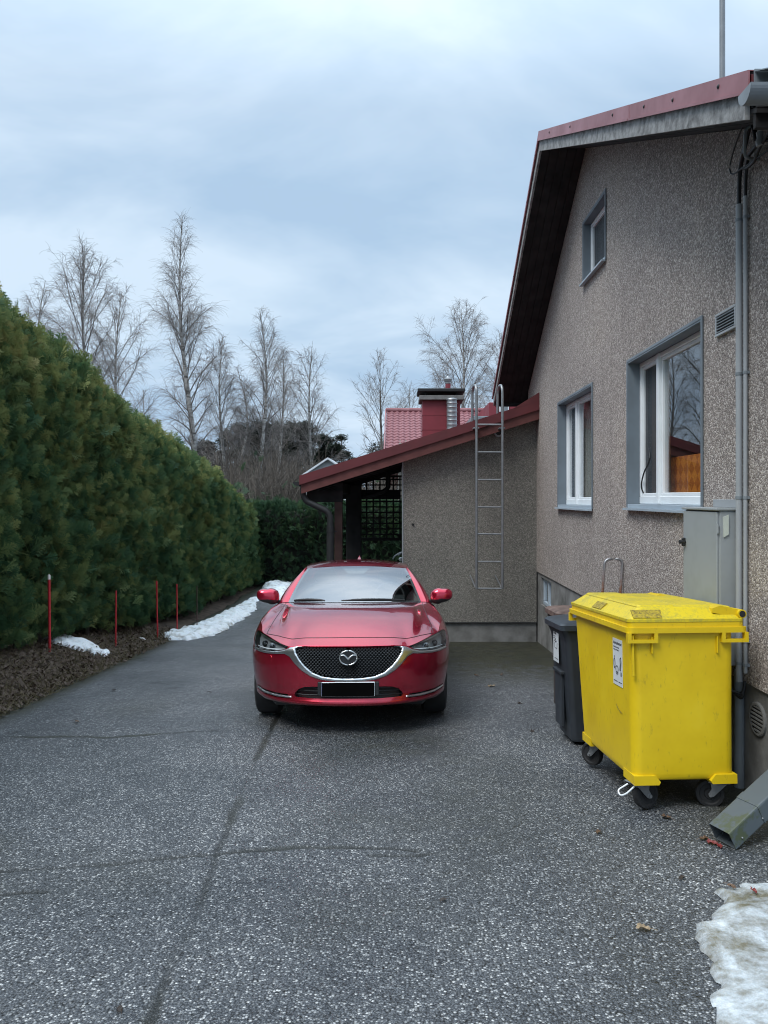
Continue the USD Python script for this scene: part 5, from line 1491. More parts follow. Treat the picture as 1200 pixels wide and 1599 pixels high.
for pts, rr in (([(2.165, 4.875, Zr(1.85)), (2.165, 4.87, Zr(2.02)), (2.16, 4.84, Zr(2.09)), (2.13, 4.72, Zr(2.15)), (2.12, 4.62, Zr(2.24)), (2.12, 4.55, Zr(2.12))], .014),
                ([(2.178, 4.815, Zr(1.88)), (2.175, 4.80, Zr(2.02)), (2.15, 4.70, Zr(2.10)), (2.14, 4.55, Zr(2.10)), (2.15, 4.35, Zr(2.00))], .011),
                ([(2.13, 4.72, Zr(2.30)), (2.14, 4.90, Zr(2.21)), (2.15, 4.98, Zr(2.13)), (2.15, 4.95, Zr(2.085)), (2.14, 4.80, Zr(2.05)), (2.14, 4.55, Zr(2.02)), (2.15, 4.3, Zr(2.0))], .0055),
                ([(2.15, 4.80, Zr(2.06)), (2.14, 4.62, Zr(2.02)), (2.13, 4.52, Zr(2.06)), (2.12, 4.3, Zr(2.10))], .009)):
    part(sc, 'cable', tube(smooth_line(pts, 30), rr, 8), M['cable'], True)
part(sc, 'bracket', cat_([tube(round_corners([(2.2, 4.68, Zr(2.06)), (2.10, 4.66, Zr(2.06)), (2.08, 4.60, Zr(2.22)), (2.2, 4.58, Zr(2.24))], .04, 5), .010, 8)]), M['gutter_grey'], 40)
part(sc, 'insulator', lathe([(0, 0), (.02, 0), (.024, .03), (.016, .05), (.022, .08), (0, .085)], 14, 'z', (2.12, 4.50, Zr(2.06))), M['zinc'], 40)

# ------------------------------------------------------------------ the yellow container
BX, BY = 1.640, 5.075
bz = float(ground(BX, BY))
yellow = material('yellow_plastic', {'tc': ('texture_coordinate', {}), 'n': ('noise_texture', {'scale': 2.6, 'detail': 6., 'roughness': .65}),
    'mp': ('mapping', {'scale': (1., 1., .35)}), 'n2': ('noise_texture', {'scale': 38., 'detail': 5., 'roughness': .72}), 'r': ('rgb_ramp', {'ramp': [(.3, (.60, .40, .004)), (.6, (.69, .485, .006)), (.8, (.72, .53, .02))]}),
    'd': ('rgb_ramp', {'ramp': [(.0, (0, 0, 0)), (.59, (0, 0, 0)), (.76, (1, 1, 1)), (1., (1, 1, 1))]}), 'dm': ('math', {'math_type': 'multiply', 'value2': .55}),
    'm': ('mix', {'color2': (.13, .10, .03)}), 'rr': ('map_range', {'from_min': .3, 'from_max': .7, 'to_min': .38, 'to_max': .55}),
    's': ('separate_xyz', {}), 'p': ('principled_bsdf', {'specular_ior_level': .45})},
    [('tc.object', 'n.vector'), ('tc.object', 'mp.vector'), ('mp.vector', 'n2.vector'), ('n.fac', 'r.fac'), ('n2.fac', 'd.fac'), ('d.color', 'dm.value1'), ('r.color', 'm.color1'), ('dm.value', 'm.fac'), ('m.color', 'p.base_color'), ('n.fac', 'rr.value'), ('rr.result', 'p.roughness')], surface='p.BSDF')
lid_m = material('mossy_yellow_plastic', {'tc': ('texture_coordinate', {}), 'n': ('noise_texture', {'scale': 4., 'detail': 7., 'roughness': .7}), 'n2': ('noise_texture', {'scale': 55., 'detail': 4., 'roughness': .7}),
    'add': ('math', {'math_type': 'add'}), 'r': ('rgb_ramp', {'ramp': [(.0, (.66, .50, .008)), (.46, (.62, .47, .01)), (.56, (.47, .38, .03)), (.70, (.25, .23, .06))]}), 'hm': ('math', {'math_type': 'multiply', 'value2': .5}), 'p': ('principled_bsdf', {'roughness': .5})},
    [('tc.object', 'n.vector'), ('tc.object', 'n2.vector'), ('n.fac', 'add.value1'), ('n2.fac', 'add.value2'), ('add.value', 'hm.value1'), ('hm.value', 'r.fac'), ('r.color', 'p.base_color')], surface='p.BSDF')
yb = thing('waste_container', 'yellow four-wheeled waste container with flat lid beside the house wall', 'waste container', (BX, BY, bz), (-math.degrees(math.atan(.05)), 0, 3.2), local=True)


def rrect(cx_, cy_, hx_, hy_, r_, n=6):
    a = []
    for k, (sx_, sy_) in enumerate(((1, 1), (-1, 1), (-1, -1), (1, -1))):
        for t in np.linspace(0, math.pi / 2, n):
            q = t + k * math.pi / 2
            a.append((cx_ + sx_ * (hx_ - r_) + r_ * math.cos(q), cy_ + sy_ * (hy_ - r_) + r_ * math.sin(q)))
    return np.array(a)


def loft(sections, cap0=True, cap1=True):
    V = np.array(sections)
    n, m = V.shape[:2]
    W = np.concatenate([V, V[:, :1]], 1)
    g = grid(W)
    parts_ = [g]
    for flag, ring_, s in ((cap0, V[0], -1), (cap1, V[-1], 1)):
        if flag:
            f = np.stack([np.zeros(m - 2, int), np.arange(1, m - 1), np.arange(2, m)], 1)
            parts_.append(trimesh.Trimesh(ring_, f if s > 0 else f[:, ::-1], process=False))
    g.faces = g.faces[:, ::-1]
    out = cat_(parts_)
    out.merge_vertices(digits_vertex=6)
    out.fix_normals()
    return out


def ring3(p, z):
    return np.column_stack([p, np.full(len(p), z)])


# y: near end -0.625, far end +0.625; the body leans in towards its foot at the far end
secs = []
for z, hx_, ya, yb_, r_ in ((.185, .290, -.555, .40, .05), (.195, .300, -.570, .42, .055), (.23, .306, -.580, .44, .06), (.6, .309, -.588, .51, .06), (1.0, .312, -.598, .575, .055), (1.062, .312, -.598, .578, .055)):
    secs.append(ring3(rrect(.012, (ya + yb_) / 2, hx_, (yb_ - ya) / 2, r_), z))
yb_body = part(yb, 'body', loft(secs), yellow, 35)
ribs = [rbox(-.304 + .003, -.288, -.612, -.594, .80, 1.04, .003), rbox(-.185, -.178, -.616, -.594, .93, 1.03, .003), rbox(.208, .215, -.616, -.594, .93, 1.03, .003)]
part(yb_body, 'rib', cat_(ribs), yellow)
for sx_ in (-1, 1):
    for yy_ in (-.50, .34):
        part(yb_body, 'caster_mount', trimesh.convex.convex_hull(np.array([[.012 + sx_ * x, y, z] for x, z in ((.308, .222), (.308, .168), (.16, .168), (.15, .185), (.18, .222)) for y in (yy_ - .095, yy_ + .09)])), yellow, 30)
outer_r, inner_r = rrect(.012 + .02, 0, .365, .625, .04), rrect(.012, -.01, .300, .565, .05)
rim = trimesh.creation.extrude_polygon(sg.Polygon(outer_r, [inner_r]), .032, engine='earcut'); rim.apply_translation([0, 0, 1.052])
rim2 = trimesh.creation.extrude_polygon(sg.Polygon(rrect(.032, 0, .350, .610, .035), [inner_r]), .03, engine='earcut'); rim2.apply_translation([0, 0, 1.0835])
part(yb, 'rim', cat_([rim, rim2]), yellow, 30)
# pocket handles that hang from the rim at both ends
for ye, s in ((-.625, 1), (.593, 1)):
    for a, b_ in ((-.330, -.150), (.235, .395)):
        loop_p = sg.Polygon([(a, .995), (b_, .995), (b_, 1.054), (a, 1.054)]).difference(sg.box(a + .022, 1.014, b_ - .022, 1.06))
        part(yb, 'handle', cat_([prism_y(loop_p, ye, ye + .034)]), yellow)
# lid: flange, sloping sides, raised panel

ls = [ring3(rrect(.030, 0, .352, .612, .035), 1.115), ring3(rrect(.030, 0, .352, .612, .035), 1.132), ring3(rrect(.030, 0, .338, .598, .035), 1.136), ring3(rrect(.052, 0, .290, .535, .03), 1.192), ring3(rrect(.056, 0, .280, .525, .03), 1.197)]
yl = part(yb, 'lid', loft(ls), lid_m, 30)
rz_l = lambda p_, z: ring3(p_, z)
part(yl, 'raised_strip', loft([ring3(rrect(-.115, 0, .120, .520, .025), 1.1965), ring3(rrect(-.115, 0, .108, .508, .02), 1.207)]), lid_m, 30)
part(yl, 'raised_strip', loft([ring3(rrect(.17, -.26, .13, .24, .025), 1.1965), ring3(rrect(.17, -.26, .118, .228, .02), 1.204)]), lid_m, 30)
rec = plain('grimy_recess', (.42, .31, .02), .6, vary=.3, scale=60, color2=(.07, .055, .02))
# recessed maker's plates in the sloping sides
pn = trimesh.convex.convex_hull(np.array([[-.285, -.6015, 1.140], [-.115, -.6015, 1.140], [-.105, -.552, 1.182], [-.285, -.552, 1.182], [-.285, -.596, 1.136], [-.115, -.596, 1.136], [-.105, -.545, 1.180], [-.285, -.545, 1.180]]))
part(yl, 'recess', pn, rec)
pn2 = trimesh.convex.convex_hull(np.array([[-.3105, -.06, 1.142], [-.3105, .12, 1.142], [-.268, .12, 1.180], [-.268, -.06, 1.180], [-.30, -.06, 1.136], [-.30, .12, 1.136], [-.26, .12, 1.178], [-.26, -.06, 1.178]]))
part(yl, 'recess', pn2, rec)
for y0 in (-.60, .30):
    h = part(yl, 'hinge', cat_([cyl((.372, y0, 1.158), (.372, y0 + .24, 1.158), .026, 18), trimesh.convex.convex_hull(np.array([[x, y, z] for y in (y0 + .02, y0 + .20) for x, z in ((.20, 1.19), (.20, 1.165), (.36, 1.133), (.37, 1.180), (.25, 1.207))]))]), yellow, 40)
    part(h, 'end_cap', cat_([cyl((.372, y0 - .004, 1.158), (.372, y0 + .02, 1.158), .0185, 16)]), M['black'], 40)
# casters
for k, (cx_, cy_, turn) in enumerate(((-.235, -.505, -68), (.245, -.505, 72), (-.215, .34, 35), (.235, .34, 5))):
    rot = lambda m_: moved(m_, (cx_, cy_, 0), turn)
    plate = part(yb, 'caster', rot(cat_([rbox(-.062, .062, -.06, .06, .158, .166, .002), lathe([(0, .158), (.042, .158), (.045, .148), (.036, .138), (0, .138)], 20)])), M['galv'], 40)
    fork = []
    for sx_ in (-1, 1):
        fp = sg.Polygon([(-.045, .150), (.045, .150), (.040, .118), (.060, .085), (.048, .068), (.030, .074), (-.020, .125)])
        fork.append(prism_x(fp, sx_ * .036 - .003, sx_ * .036 + .003))
    part(plate, 'fork', rot(cat_(fork + [cyl((-.046, .048, .082), (.046, .048, .082), .010, 12)])), M['galv'], 40)
    prof = [(.0, -.022), (.030, -.022), (.034, -.016), (.055, -.016), (.062, -.024), (.078, -.022), (.083, -.010), (.084, 0), (.083, .010), (.078, .022), (.062, .024), (.055, .016), (.034, .016), (.030, .022), (0, .022)]
    part(plate, 'wheel', rot(lathe(prof, 36, 'x', (0, .048, .084))), M['rubber'], 35)
    if k == 0:
        part(plate, 'brake_pedal', rot(cat_([tube(round_corners([(-.03, -.06, .15), (-.045, -.125, .118), (0, -.145, .10), (.03, -.125, .118), (.025, -.06, .15)], .02, 5), .005, 8)])), M['white'], 40)

dark_ink = plain('print_dark', (.045, .05, .055), .6, vary=.05)
white_label = plain('white_label', (.62, .65, .67), .5, vary=.06, scale=9)


def on_left(m, x, y, z):
    """Lettering (in its own xy plane) stood on a face that looks towards -x; reads from far to near."""
    v = m.vertices
    m = m.copy()
    m.vertices = np.stack([x - v[:, 2], y - v[:, 0], z + v[:, 1]], 1)
    return m


def sticker(t, x, y0, y1, z0, z1, title, lines, name='label'):
    """A white label with its print, on a face that looks towards -x. y1 is its left edge as read."""
    s = part(t, name, rbox(x - .002, x, y0, y1, z0, z1, .0008), white_label)
    tm = meshkit.text_mesh(title, .016, .0006, True)
    w = tm.bounds[1][0]
    tm.vertices[:, 0] *= min(1, (y1 - y0 - .02) / w)
    part(s, 'print', on_left(tm, x - .0021, y1 - .012, z1 - .034), dark_ink)
    rows = []
    for k, txt in enumerate(lines):
        m_ = meshkit.text_mesh(txt, .0085, .0006)
        m_.vertices[:, 0] *= min(1, (y1 - y0 - .03) / m_.bounds[1][0])
        rows.append(on_left(m_, x - .0021, y1 - .012, z1 - .056 - .016 * k))
    part(s, 'print', cat_(rows), dark_ink)
    return s


sk_ = sticker(yb, -.2995, -.44, -.27, .70, .985, 'Muovipakkaukset', ['Plastförpackningar', 'Plastic packaging'])
xk = -.2995 - .0021
ic = []
def loop_line(pts, r_=.0028):
    return tube(np.array([(xk, y, z) for y, z in pts]), r_, 6)
a_ = np.linspace(0, 2 * math.pi, 17)
ic.append(loop_line([(-.30 + .012 * math.cos(t), .83 + .03 * math.sin(t)) for t in a_]))                      # bottle
ic.append(loop_line([(-.30, .86), (-.30, .875), (-.306, .875)]))
ic.append(loop_line([(-.345 + .022 * math.cos(t), .80 + .02 * math.sin(t)) for t in a_]))                     # tub
ic.append(loop_line([(-.365, .80), (-.36, .77), (-.33, .77), (-.325, .80)]))
ic.append(loop_line([(-.395, .80), (-.405, .84), (-.40, .87), (-.415, .88), (-.42, .85), (-.41, .80), (-.395, .80)]))   # bag
ic.append(box(xk - .001, xk + .0005, -.425, -.408, .765, .79))
ic.append(box(xk - .001, xk + .0005, -.35, -.285, .722, .727)); ic.append(box(xk - .001, xk + .0005, -.425, -.37, .722, .727))
part(sk_, 'drawing', cat_(ic), dark_ink)
scr_m = plain('scuff', (.20, .15, .02), .6, vary=.3)
for k, pts in enumerate(([(-.3005, -.31, .58), (-.3005, -.36, .555), (-.3005, -.42, .545)], [(-.3005, -.33, .565), (-.3005, -.40, .54)])):
    part(yb_body, 'scuff', tube(pts, .0014, 5), scr_m)


# ------------------------------------------------------------------ wheeled bins behind it
def wheeled_bin(label, loc, rotz, mat, lid_mat, name='wheeled_bin', lift=0., sticker_on=True):
    """Front towards -x, hinge and wheels towards +x."""
    t = thing(name, label, 'waste bin', loc, (-2.5, 0, rotz), local=True)
    secs_ = []
    for z, x0_, x1_, h in ((.03, -.225, .215, .205), (.05, -.235, .22, .215), (.5, -.265, .235, .238), (.80, -.285, .245, .252), (.84, -.292, .247, .256), (.90, -.315, .25, .268), (.925, -.318, .25, .27)):
        secs_.append(ring3(rrect((x0_ + x1_) / 2, 0, (x1_ - x0_) / 2, h, .045), z))
    b_ = part(t, 'body', loft(secs_), mat, 35)
    fr_ = [rbox(-.290, -.262, -.10, .10, .12, .56, .006), rbox(-.300, -.268, -.13, .13, .54, .565, .004)]
    part(b_, 'front_rib', cat_(fr_), mat)
    ls_ = [ring3(rrect(-.035, 0, .300, .283, .04), .905), ring3(rrect(-.035, 0, .302, .285, .04), .945), ring3(rrect(-.03, 0, .285, .268, .04), .962), ring3(rrect(-.02, 0, .19, .19, .05), .985)]
    l_ = loft(ls_)
    if lift:
        l_.apply_transform(trimesh.transformations.rotation_matrix(math.radians(lift), [0, 1, 0], [.27, 0, .93]))
    part(t, 'lid', l_, lid_mat, 35)
    part(t, 'handle', tube(round_corners([(.25, -.20, .93), (.33, -.20, .95), (.33, .20, .95), (.25, .20, .93)], .04, 5), .015, 10), mat, 40)
    for s in (-1, 1):
        w = part(t, 'wheel', lathe([(0, -.02), (.05, -.02), (.06, -.012), (.078, -.020), (.1, -.02), (.1, .02), (.078, .02), (.06, .012), (0, .02)], 28, 'y', (.20, s * .245, .10)), M['rubber'], 35)
    part(t, 'axle', cyl((.20, -.25, .10), (.20, .25, .10), .011, 10), M['galv'])
    return t


navy = plain('dark_bin_plastic', (.026, .031, .038), .48, vary=.15, scale=4)
navy_lid = plain('dark_bin_lid', (.034, .042, .052), .42, vary=.15, scale=4)
brownp = plain('brown_bin_plastic', (.055, .043, .038), .55, vary=.25, scale=6)
brown_lid = plain('weathered_brown_lid', (.16, .105, .085), .6, vary=.35, scale=9, color2=(.05, .03, .025))
wb_ = wheeled_bin('dark grey wheeled bin with white label, between yellow container and brown bin', (1.590, 6.235, float(ground(1.6, 6.2))), 2.5, navy, navy_lid)
s2 = sticker(wb_, -.297, -.065, .105, .62, .875, 'Sekajäte', ['Blandavfall', 'Mixed waste'])
xk = -.297 - .0021
part(s2, 'drawing', cat_([loop_line([(.055, .775), (.05, .73), (-.02, .73), (-.025, .775)], .0025), loop_line([(.065, .785), (.03, .80), (-.005, .785)], .0035), box(xk - .001, xk + .0005, .0, .04, .775, .785), box(xk - .001, xk + .0005, -.05, .06, .645, .650)]), dark_ink)
wheeled_bin('weathered brown wheeled bin half hidden behind the dark grey bin', (1.72, 6.95, float(ground(1.6, 6.9))), 0, brownp, brown_lid, lift=3.)

# ------------------------------------------------------------------ hand truck, drain chute
HTY = 7.5
h0, h1 = at(945, 873, HTY), at(973, 873, HTY)
gz_ = float(ground(2.05, HTY))
rust = material('rusty_chrome', {'g': ('geometry', {}), 's': ('separate_xyz', {}), 'n': ('noise_texture', {'scale': 30., 'detail': 4.}), 'k': ('map_range', {'from_min': Zr(-.80), 'from_max': Zr(-.66), 'to_min': 1., 'to_max': 0.}), 'ad': ('math', {'math_type': 'multiply_add', 'value2': 1.2, 'value3': -.1}),
    'mm': ('math', {'math_type': 'multiply', 'use_clamp': True}), 'm': ('mix', {'color1': (.32, .32, .33), 'color2': (.17, .062, .022)}), 'iv': ('math', {'math_type': 'subtract', 'value1': .85}), 'p': ('principled_bsdf', {'roughness': .45})},
    [('g.position', 's.vector'), ('s.z', 'k.value'), ('g.position', 'n.vector'), ('n.fac', 'ad.value1'), ('ad.value', 'mm.value2'), ('k.result', 'mm.value1'), ('mm.value', 'm.fac'), ('m.color', 'p.base_color'), ('mm.value', 'iv.value2'), ('iv.value', 'p.metallic')], surface='p.BSDF')
ht = thing('hand_truck', 'old hand truck with rusty hooped handle leaning on the house wall', 'hand truck', (2.05, HTY, gz_))
foot = lambda p: np.array([p[0] - .12, p[1] - .10, gz_ + .10])
part(ht, 'handle', tube(round_corners([foot(h0), h0 + [0, 0, 0], h1, foot(h1)], .06, 7), .0125, 10), rust, 40)
for t in (.25, .5, .75):
    a, b_ = foot(h0) + (h0 - foot(h0)) * t, foot(h1) + (h1 - foot(h1)) * t
    part(ht, 'crossbar', cyl(a, b_, .009, 8), rust, 40)
part(ht, 'toe_plate', rbox(h0[0] - .16, h1[0] - .08, HTY - .32, HTY - .10, gz_ + .02, gz_ + .03, .003), rust)
for x in (h0[0] - .16, h1[0] - .09):
    part(ht, 'wheel', lathe([(0, -.02), (.04, -.02), (.05, -.012), (.07, -.02), (.1, -.012), (.1, .012), (.07, .02), (.05, .012), (.04, .02), (0, .02)], 24, 'x', (x, HTY - .06, gz_ + .10)), M['rubber'], 35)

chute_m = material('mossy_grey_metal', {'g': ('geometry', {}), 'n': ('noise_texture', {'scale': 7., 'detail': 5., 'roughness': .65}), 'r': ('rgb_ramp', {'ramp': [(0., (.065, .08, .088)), (.52, (.08, .095, .102)), (.60, (.062, .075, .042)), (.8, (.085, .10, .04))]}), 'p': ('principled_bsdf', {'roughness': .55})},
                   [('g.position', 'n.vector'), ('n.fac', 'r.fac'), ('r.color', 'p.base_color')], surface='p.BSDF')
A = np.array([1.685, 3.99, float(ground(1.685, 4.03)) + .055]); Bq = np.array([2.40, 4.28, Zr(-1.33)])
ax = (Bq - A) / np.linalg.norm(Bq - A)
sd = np.cross(ax, [0, 0, 1.0]); sd /= np.linalg.norm(sd); up_ = np.cross(sd, ax)
ctp = thing('drain_chute', 'mossy grey sheet-metal drain spout sloping from the house corner to the ground', 'drain spout', tuple(A))
sec_o = [(-.062, -.045), (.062, -.045), (.062, .045), (-.062, .045)]
shape = sg.Polygon(sec_o).buffer(.008, quad_segs=2).difference(sg.Polygon(sec_o).buffer(.004, quad_segs=2))
Lc = np.linalg.norm(Bq - A)
cm = trimesh.creation.extrude_polygon(shape, Lc, engine='earcut')
v = cm.vertices
cm.vertices = A + v[:, :1] * sd + v[:, 1:2] * up_ + v[:, 2:] * ax
part(ctp, 'spout', cm, chute_m)
cm2 = trimesh.creation.extrude_polygon(shape.buffer(.0035), .05, engine='earcut'); v = cm2.vertices
cm2.vertices = A + v[:, :1] * sd + v[:, 1:2] * up_ + (v[:, 2:] + .22) * ax
part(ctp, 'seam', cm2, chute_m)
for t in (.06, .22, .42):
    c = A + ax * t + sd * .071 - up_ * .02
    part(ctp, 'rivet', moved(trimesh.creation.icosphere(1, .006), c), M['galv'], True)

# ------------------------------------------------------------------ snow stakes
stake_m = plain('red_stake', (.42, .018, .025), .45, vary=.15, scale=8)
tip_m = plain('pale_stake_tip', (.62, .55, .52), .5, vary=.1)
for px, p0, p1, Y, lab, tilt, rr in ((78, 897, 1043, 9.75, 'thick red snow stake nearest the camera, by the little snow patch', .012, .016), (180.5, 922, 1017, 11.15, 'red snow stake standing close against the hedge, second from the camera', -.01, .011),
                            (246.5, 907, 1000, 12.4, 'red snow stake at the near tip of the long snow bank', .02, .012), (277, 912, 990, 13.1, 'slim red snow stake rising from the long snow bank', .01, .011), (308, 915, 986, 13.7, 'thin brownish snow stake farthest along the snow bank', .006, .009)):
    x = (px - 622) / 1200 * Y
    g = float(ground(x, Y))
    zt = at(px, p0, Y)[2]
    t = thing('snow_stake', lab, 'snow stake', (x, Y, g), group='red snow stakes along the hedge')
    top = np.array([x + tilt * (zt - g) * -1, Y, zt])
    b0 = np.array([x, Y, g - .1])
    part(t, 'stake', tube([b0, b0 + (top - b0) * .94], rr, 10), stake_m if px < 300 else M['brown_wood'], 40)
    part(t, 'tip', tube([b0 + (top - b0) * .94, b0 + (top - b0) * .99, top], [rr * 1.03, rr, rr * .4], 10), tip_m if px < 100 else stake_m if px < 300 else M['brown_wood'], 40)

# ------------------------------------------------------------------ snow
snow_m = material('old_snow', {'g': ('geometry', {}), 'n': ('noise_texture', {'scale': 5., 'detail': 6., 'roughness': .65}), 'n2': ('noise_texture', {'scale': 60., 'detail': 3.}), 'r': ('rgb_ramp', {'ramp': [(0., (.22, .19, .14)), (.36, (.40, .39, .36)), (.5, (.74, .77, .79)), (1., (.86, .88, .90))]}), 'b': ('bump', {'strength': .5, 'distance': .02}),
    'p': ('principled_bsdf', {'roughness': .6, 'subsurface_weight': .25, 'subsurface_radius': (.02, .03, .04), 'subsurface_scale': .5})},
    [('g.position', 'n.vector'), ('g.position', 'n2.vector'), ('n.fac', 'r.fac'), ('r.color', 'p.base_color'), ('n2.fac', 'b.height'), ('b.normal', 'p.normal')], surface='p.BSDF')
ice_m = material('dirty_ice', {'g': ('geometry', {}), 'n': ('noise_texture', {'scale': 3.4, 'detail': 7., 'roughness': .68, 'distortion': .4}), 'n2': ('noise_texture', {'scale': 70., 'detail': 4.}), 'n3': ('noise_texture', {'scale': 26., 'detail': 4., 'roughness': .7}),
    'ad': ('math', {'math_type': 'multiply_add', 'value2': .35, 'value3': -.175}), 'ad2': ('math', {'math_type': 'add'}),
    'r': ('rgb_ramp', {'ramp': [(0., (.075, .065, .042)), (.36, (.14, .13, .095)), (.46, (.27, .28, .275)), (.55, (.42, .455, .475)), (.66, (.62, .66, .69)), (1., (.78, .81, .84))]}), 'b': ('bump', {'strength': .35, 'distance': .01}),
    'p': ('principled_bsdf', {'roughness': .34, 'subsurface_weight': .2, 'subsurface_radius': (.02, .03, .04), 'subsurface_scale': .4})},
    [('g.position', 'n.vector'), ('g.position', 'n2.vector'), ('g.position', 'n3.vector'), ('n3.fac', 'ad.value1'), ('n.fac', 'ad2.value1'), ('ad.value', 'ad2.value2'), ('ad2.value', 'r.fac'), ('r.color', 'p.base_color'), ('n2.fac', 'b.height'), ('b.normal', 'p.normal')], surface='p.BSDF')


def on_ground(px, py):
    """The ground point that the photograph shows at (px, py)."""
    Y = 5.0
    for _ in range(60):
        x = (px - 622) / 1200 * Y
        Y = .5 * Y + .5 * (ZC - float(ground(x, Y))) * 1200 / (py - 777)
    return ((px - 622) / 1200 * Y, Y)


def mound(outline, h, step, seed, lump=.5, freq=4., round_=.12, raw=False):
    p = sg.Polygon(outline if raw else [on_ground(*q) for q in outline])
    # ragged edges
    c = np.array(p.segmentize(step * .8).exterior.coords)[:-1]
    c = c + (np.stack([meshkit.fbm(np.column_stack([c * 5, c[:, 0] * 0]), 3, seed), meshkit.fbm(np.column_stack([c * 5, c[:, 0] * 0]), 3, seed + 4)], 1) - .5) * min(.14, round_ * 1.1)
    c = c + (np.stack([meshkit.noise(np.column_stack([c * 22, c[:, 0] * 0]), seed + 6), meshkit.noise(np.column_stack([c * 22, c[:, 0] * 0]), seed + 7)], 1) - .5) * .05
    p = sg.Polygon(c).buffer(0)
    p = max(getattr(p, 'geoms', [p]), key=lambda g: g.area)
    v, f, rings_ = tri_poly(p, step)
    d = shapely.distance(shapely.points(v), p.exterior)
    k = np.clip(d / round_, 0, 1)
    rise = np.sqrt(k * (2 - k))
    nz = meshkit.fbm(np.column_stack([v * freq, v[:, 0] * 0]), 4, seed + 1)
    z = ground(v[:, 0], v[:, 1]) + .006 + rise * h * (1 - lump + lump * 2 * nz) - (rise == 0) * .03
    return trimesh.Trimesh(np.column_stack([v, z]), f, process=False)


ICE = [(1119, 1398), (1137, 1412), (1133, 1418), (1117, 1430), (1091, 1444), (1089, 1465), (1100, 1485), (1117, 1502), (1127, 1510), (1113, 1515), (1114, 1533), (1119, 1550), (1123, 1568), (1128, 1599), (1140, 1680), (1420, 1690), (1420, 1375), (1230, 1378), (1190, 1385), (1150, 1390), (1132, 1389)]
ice = single('ice_patch', mound(ICE, .024, .016, 91, .7, 7., .06), ice_m, 'dirty melting ice and snow at the lower right corner of the asphalt', 'ice', kind='stuff', smooth=True)
single('snow_bank', mound([(252, 992), (262, 1001), (290, 1001), (330, 994), (352, 985), (372, 972), (384, 964), (400, 952), (402, 938), (392, 936), (380, 944), (366, 952), (350, 958), (330, 968), (310, 977), (288, 986), (270, 989)], .07, .028, 92, .98, 6.5, .12), snow_m, 'long lumpy snow bank along the foot of the hedge', 'snow', kind='stuff', smooth=True)
single('snow_bank', mound([(404, 938), (452, 938), (462, 915), (440, 908), (415, 912)], .15, .05, 93, .8, 4., .3), snow_m, 'snow heap behind the car at the far end of the driveway', 'snow', kind='stuff', smooth=True)
single('snow_patch', mound([(-4.86, 10.5), (-4.55, 10.15), (-4.25, 10.2), (-3.98, 10.4), (-3.95, 10.6), (-4.2, 10.72), (-4.45, 10.72), (-4.7, 10.85)], .06, .03, 94, .9, 7., .10, True), snow_m, 'small snow patch under the hedge behind the thickest red stake', 'snow', kind='stuff', smooth=True)
for k, q in enumerate(([(215, 1000), (226, 1002), (228, 999), (218, 997)], [(236, 1003), (243, 1004), (242, 1001)])):
    single('snow_patch', mound(q, .03, .02, 95 + k, .5, 9., .04), snow_m, ('larger' if k == 0 else 'smaller') + ' of two tiny snow remnants on the bank before the snow bank', 'snow', kind='stuff', smooth=True)

# ------------------------------------------------------------------ litter on the bank, fallen leaves
r = np.random.default_rng(55)
n = 14000
x = r.uniform(-6.2, -3.62, n); y = r.uniform(5.5, 13.5, n)
x = np.where(r.uniform(size=n) < .45, -3.72 - np.abs(r.normal(size=n)) * .5, x)
z = ground(x, y) + .012
a = r.uniform(0, 6.28, n); s = r.uniform(.010, .032, n); w = s * r.uniform(.25, .7, n)
ti = r.normal(size=(n, 2)) * .5
d = np.stack([np.cos(a), np.sin(a), ti[:, 0]], -1) * s[:, None]; e = np.stack([-np.sin(a), np.cos(a), ti[:, 1]], -1) * w[:, None]
c = np.stack([x, y, z + np.abs(ti).sum(1) * .02], -1)
V = np.stack([c - d, c - e * .9, c + d, c + e], 1).reshape(-1, 3)
i = np.arange(n)[:, None] * 4
litter_m = material('brown_leaf_litter', {'g': ('geometry', {}), 'r': ('rgb_ramp', {'ramp': [(0., (.07, .045, .03)), (.4, (.17, .12, .07)), (.75, (.28, .21, .12)), (.93, (.40, .32, .19)), (1., (.16, .18, .07))]}), 'p': ('principled_bsdf', {'roughness': .7})},
                    [('g.random_per_island', 'r.fac'), ('r.color', 'p.base_color')], surface='p.BSDF')
lt = thing('leaf_litter', 'brown leaf litter and dead grass on the bank below the hedge', 'leaf litter', (-4.2, 9, float(ground(-4.2, 9))), kind='stuff')
part(lt, 'leaves', trimesh.Trimesh(V, np.vstack([i + [0, 1, 2], i + [0, 2, 3]]), process=False), litter_m, kind='stuff')
n = 6000
x = -3.66 - np.abs(r.normal(size=n)) * .55; y = r.uniform(5.5, 13.2, n)
p0 = np.stack([x, y, ground(x, y) - .005], -1)
Bl = grow(p0, np.stack([r.normal(size=n) * .8, r.normal(size=n) * .8, np.full(n, .8)], -1), r.uniform(.04, .15, n), 4, .5, .2, r)
grass_m = material('dead_grass_blades', {'g': ('geometry', {}), 'r': ('rgb_ramp', {'ramp': [(0., (.09, .07, .03)), (.5, (.17, .125, .06)), (.8, (.10, .10, .035)), (1., (.05, .075, .02))]}), 'p': ('principled_bsdf', {'roughness': .7})}, [('g.random_per_island', 'r.fac'), ('r.color', 'p.base_color')], surface='p.BSDF')
part(lt, 'grass', tubes(Bl, np.full((n, 4), .0028) * np.array([1, .9, .6, .3]), 3), grass_m, kind='stuff')


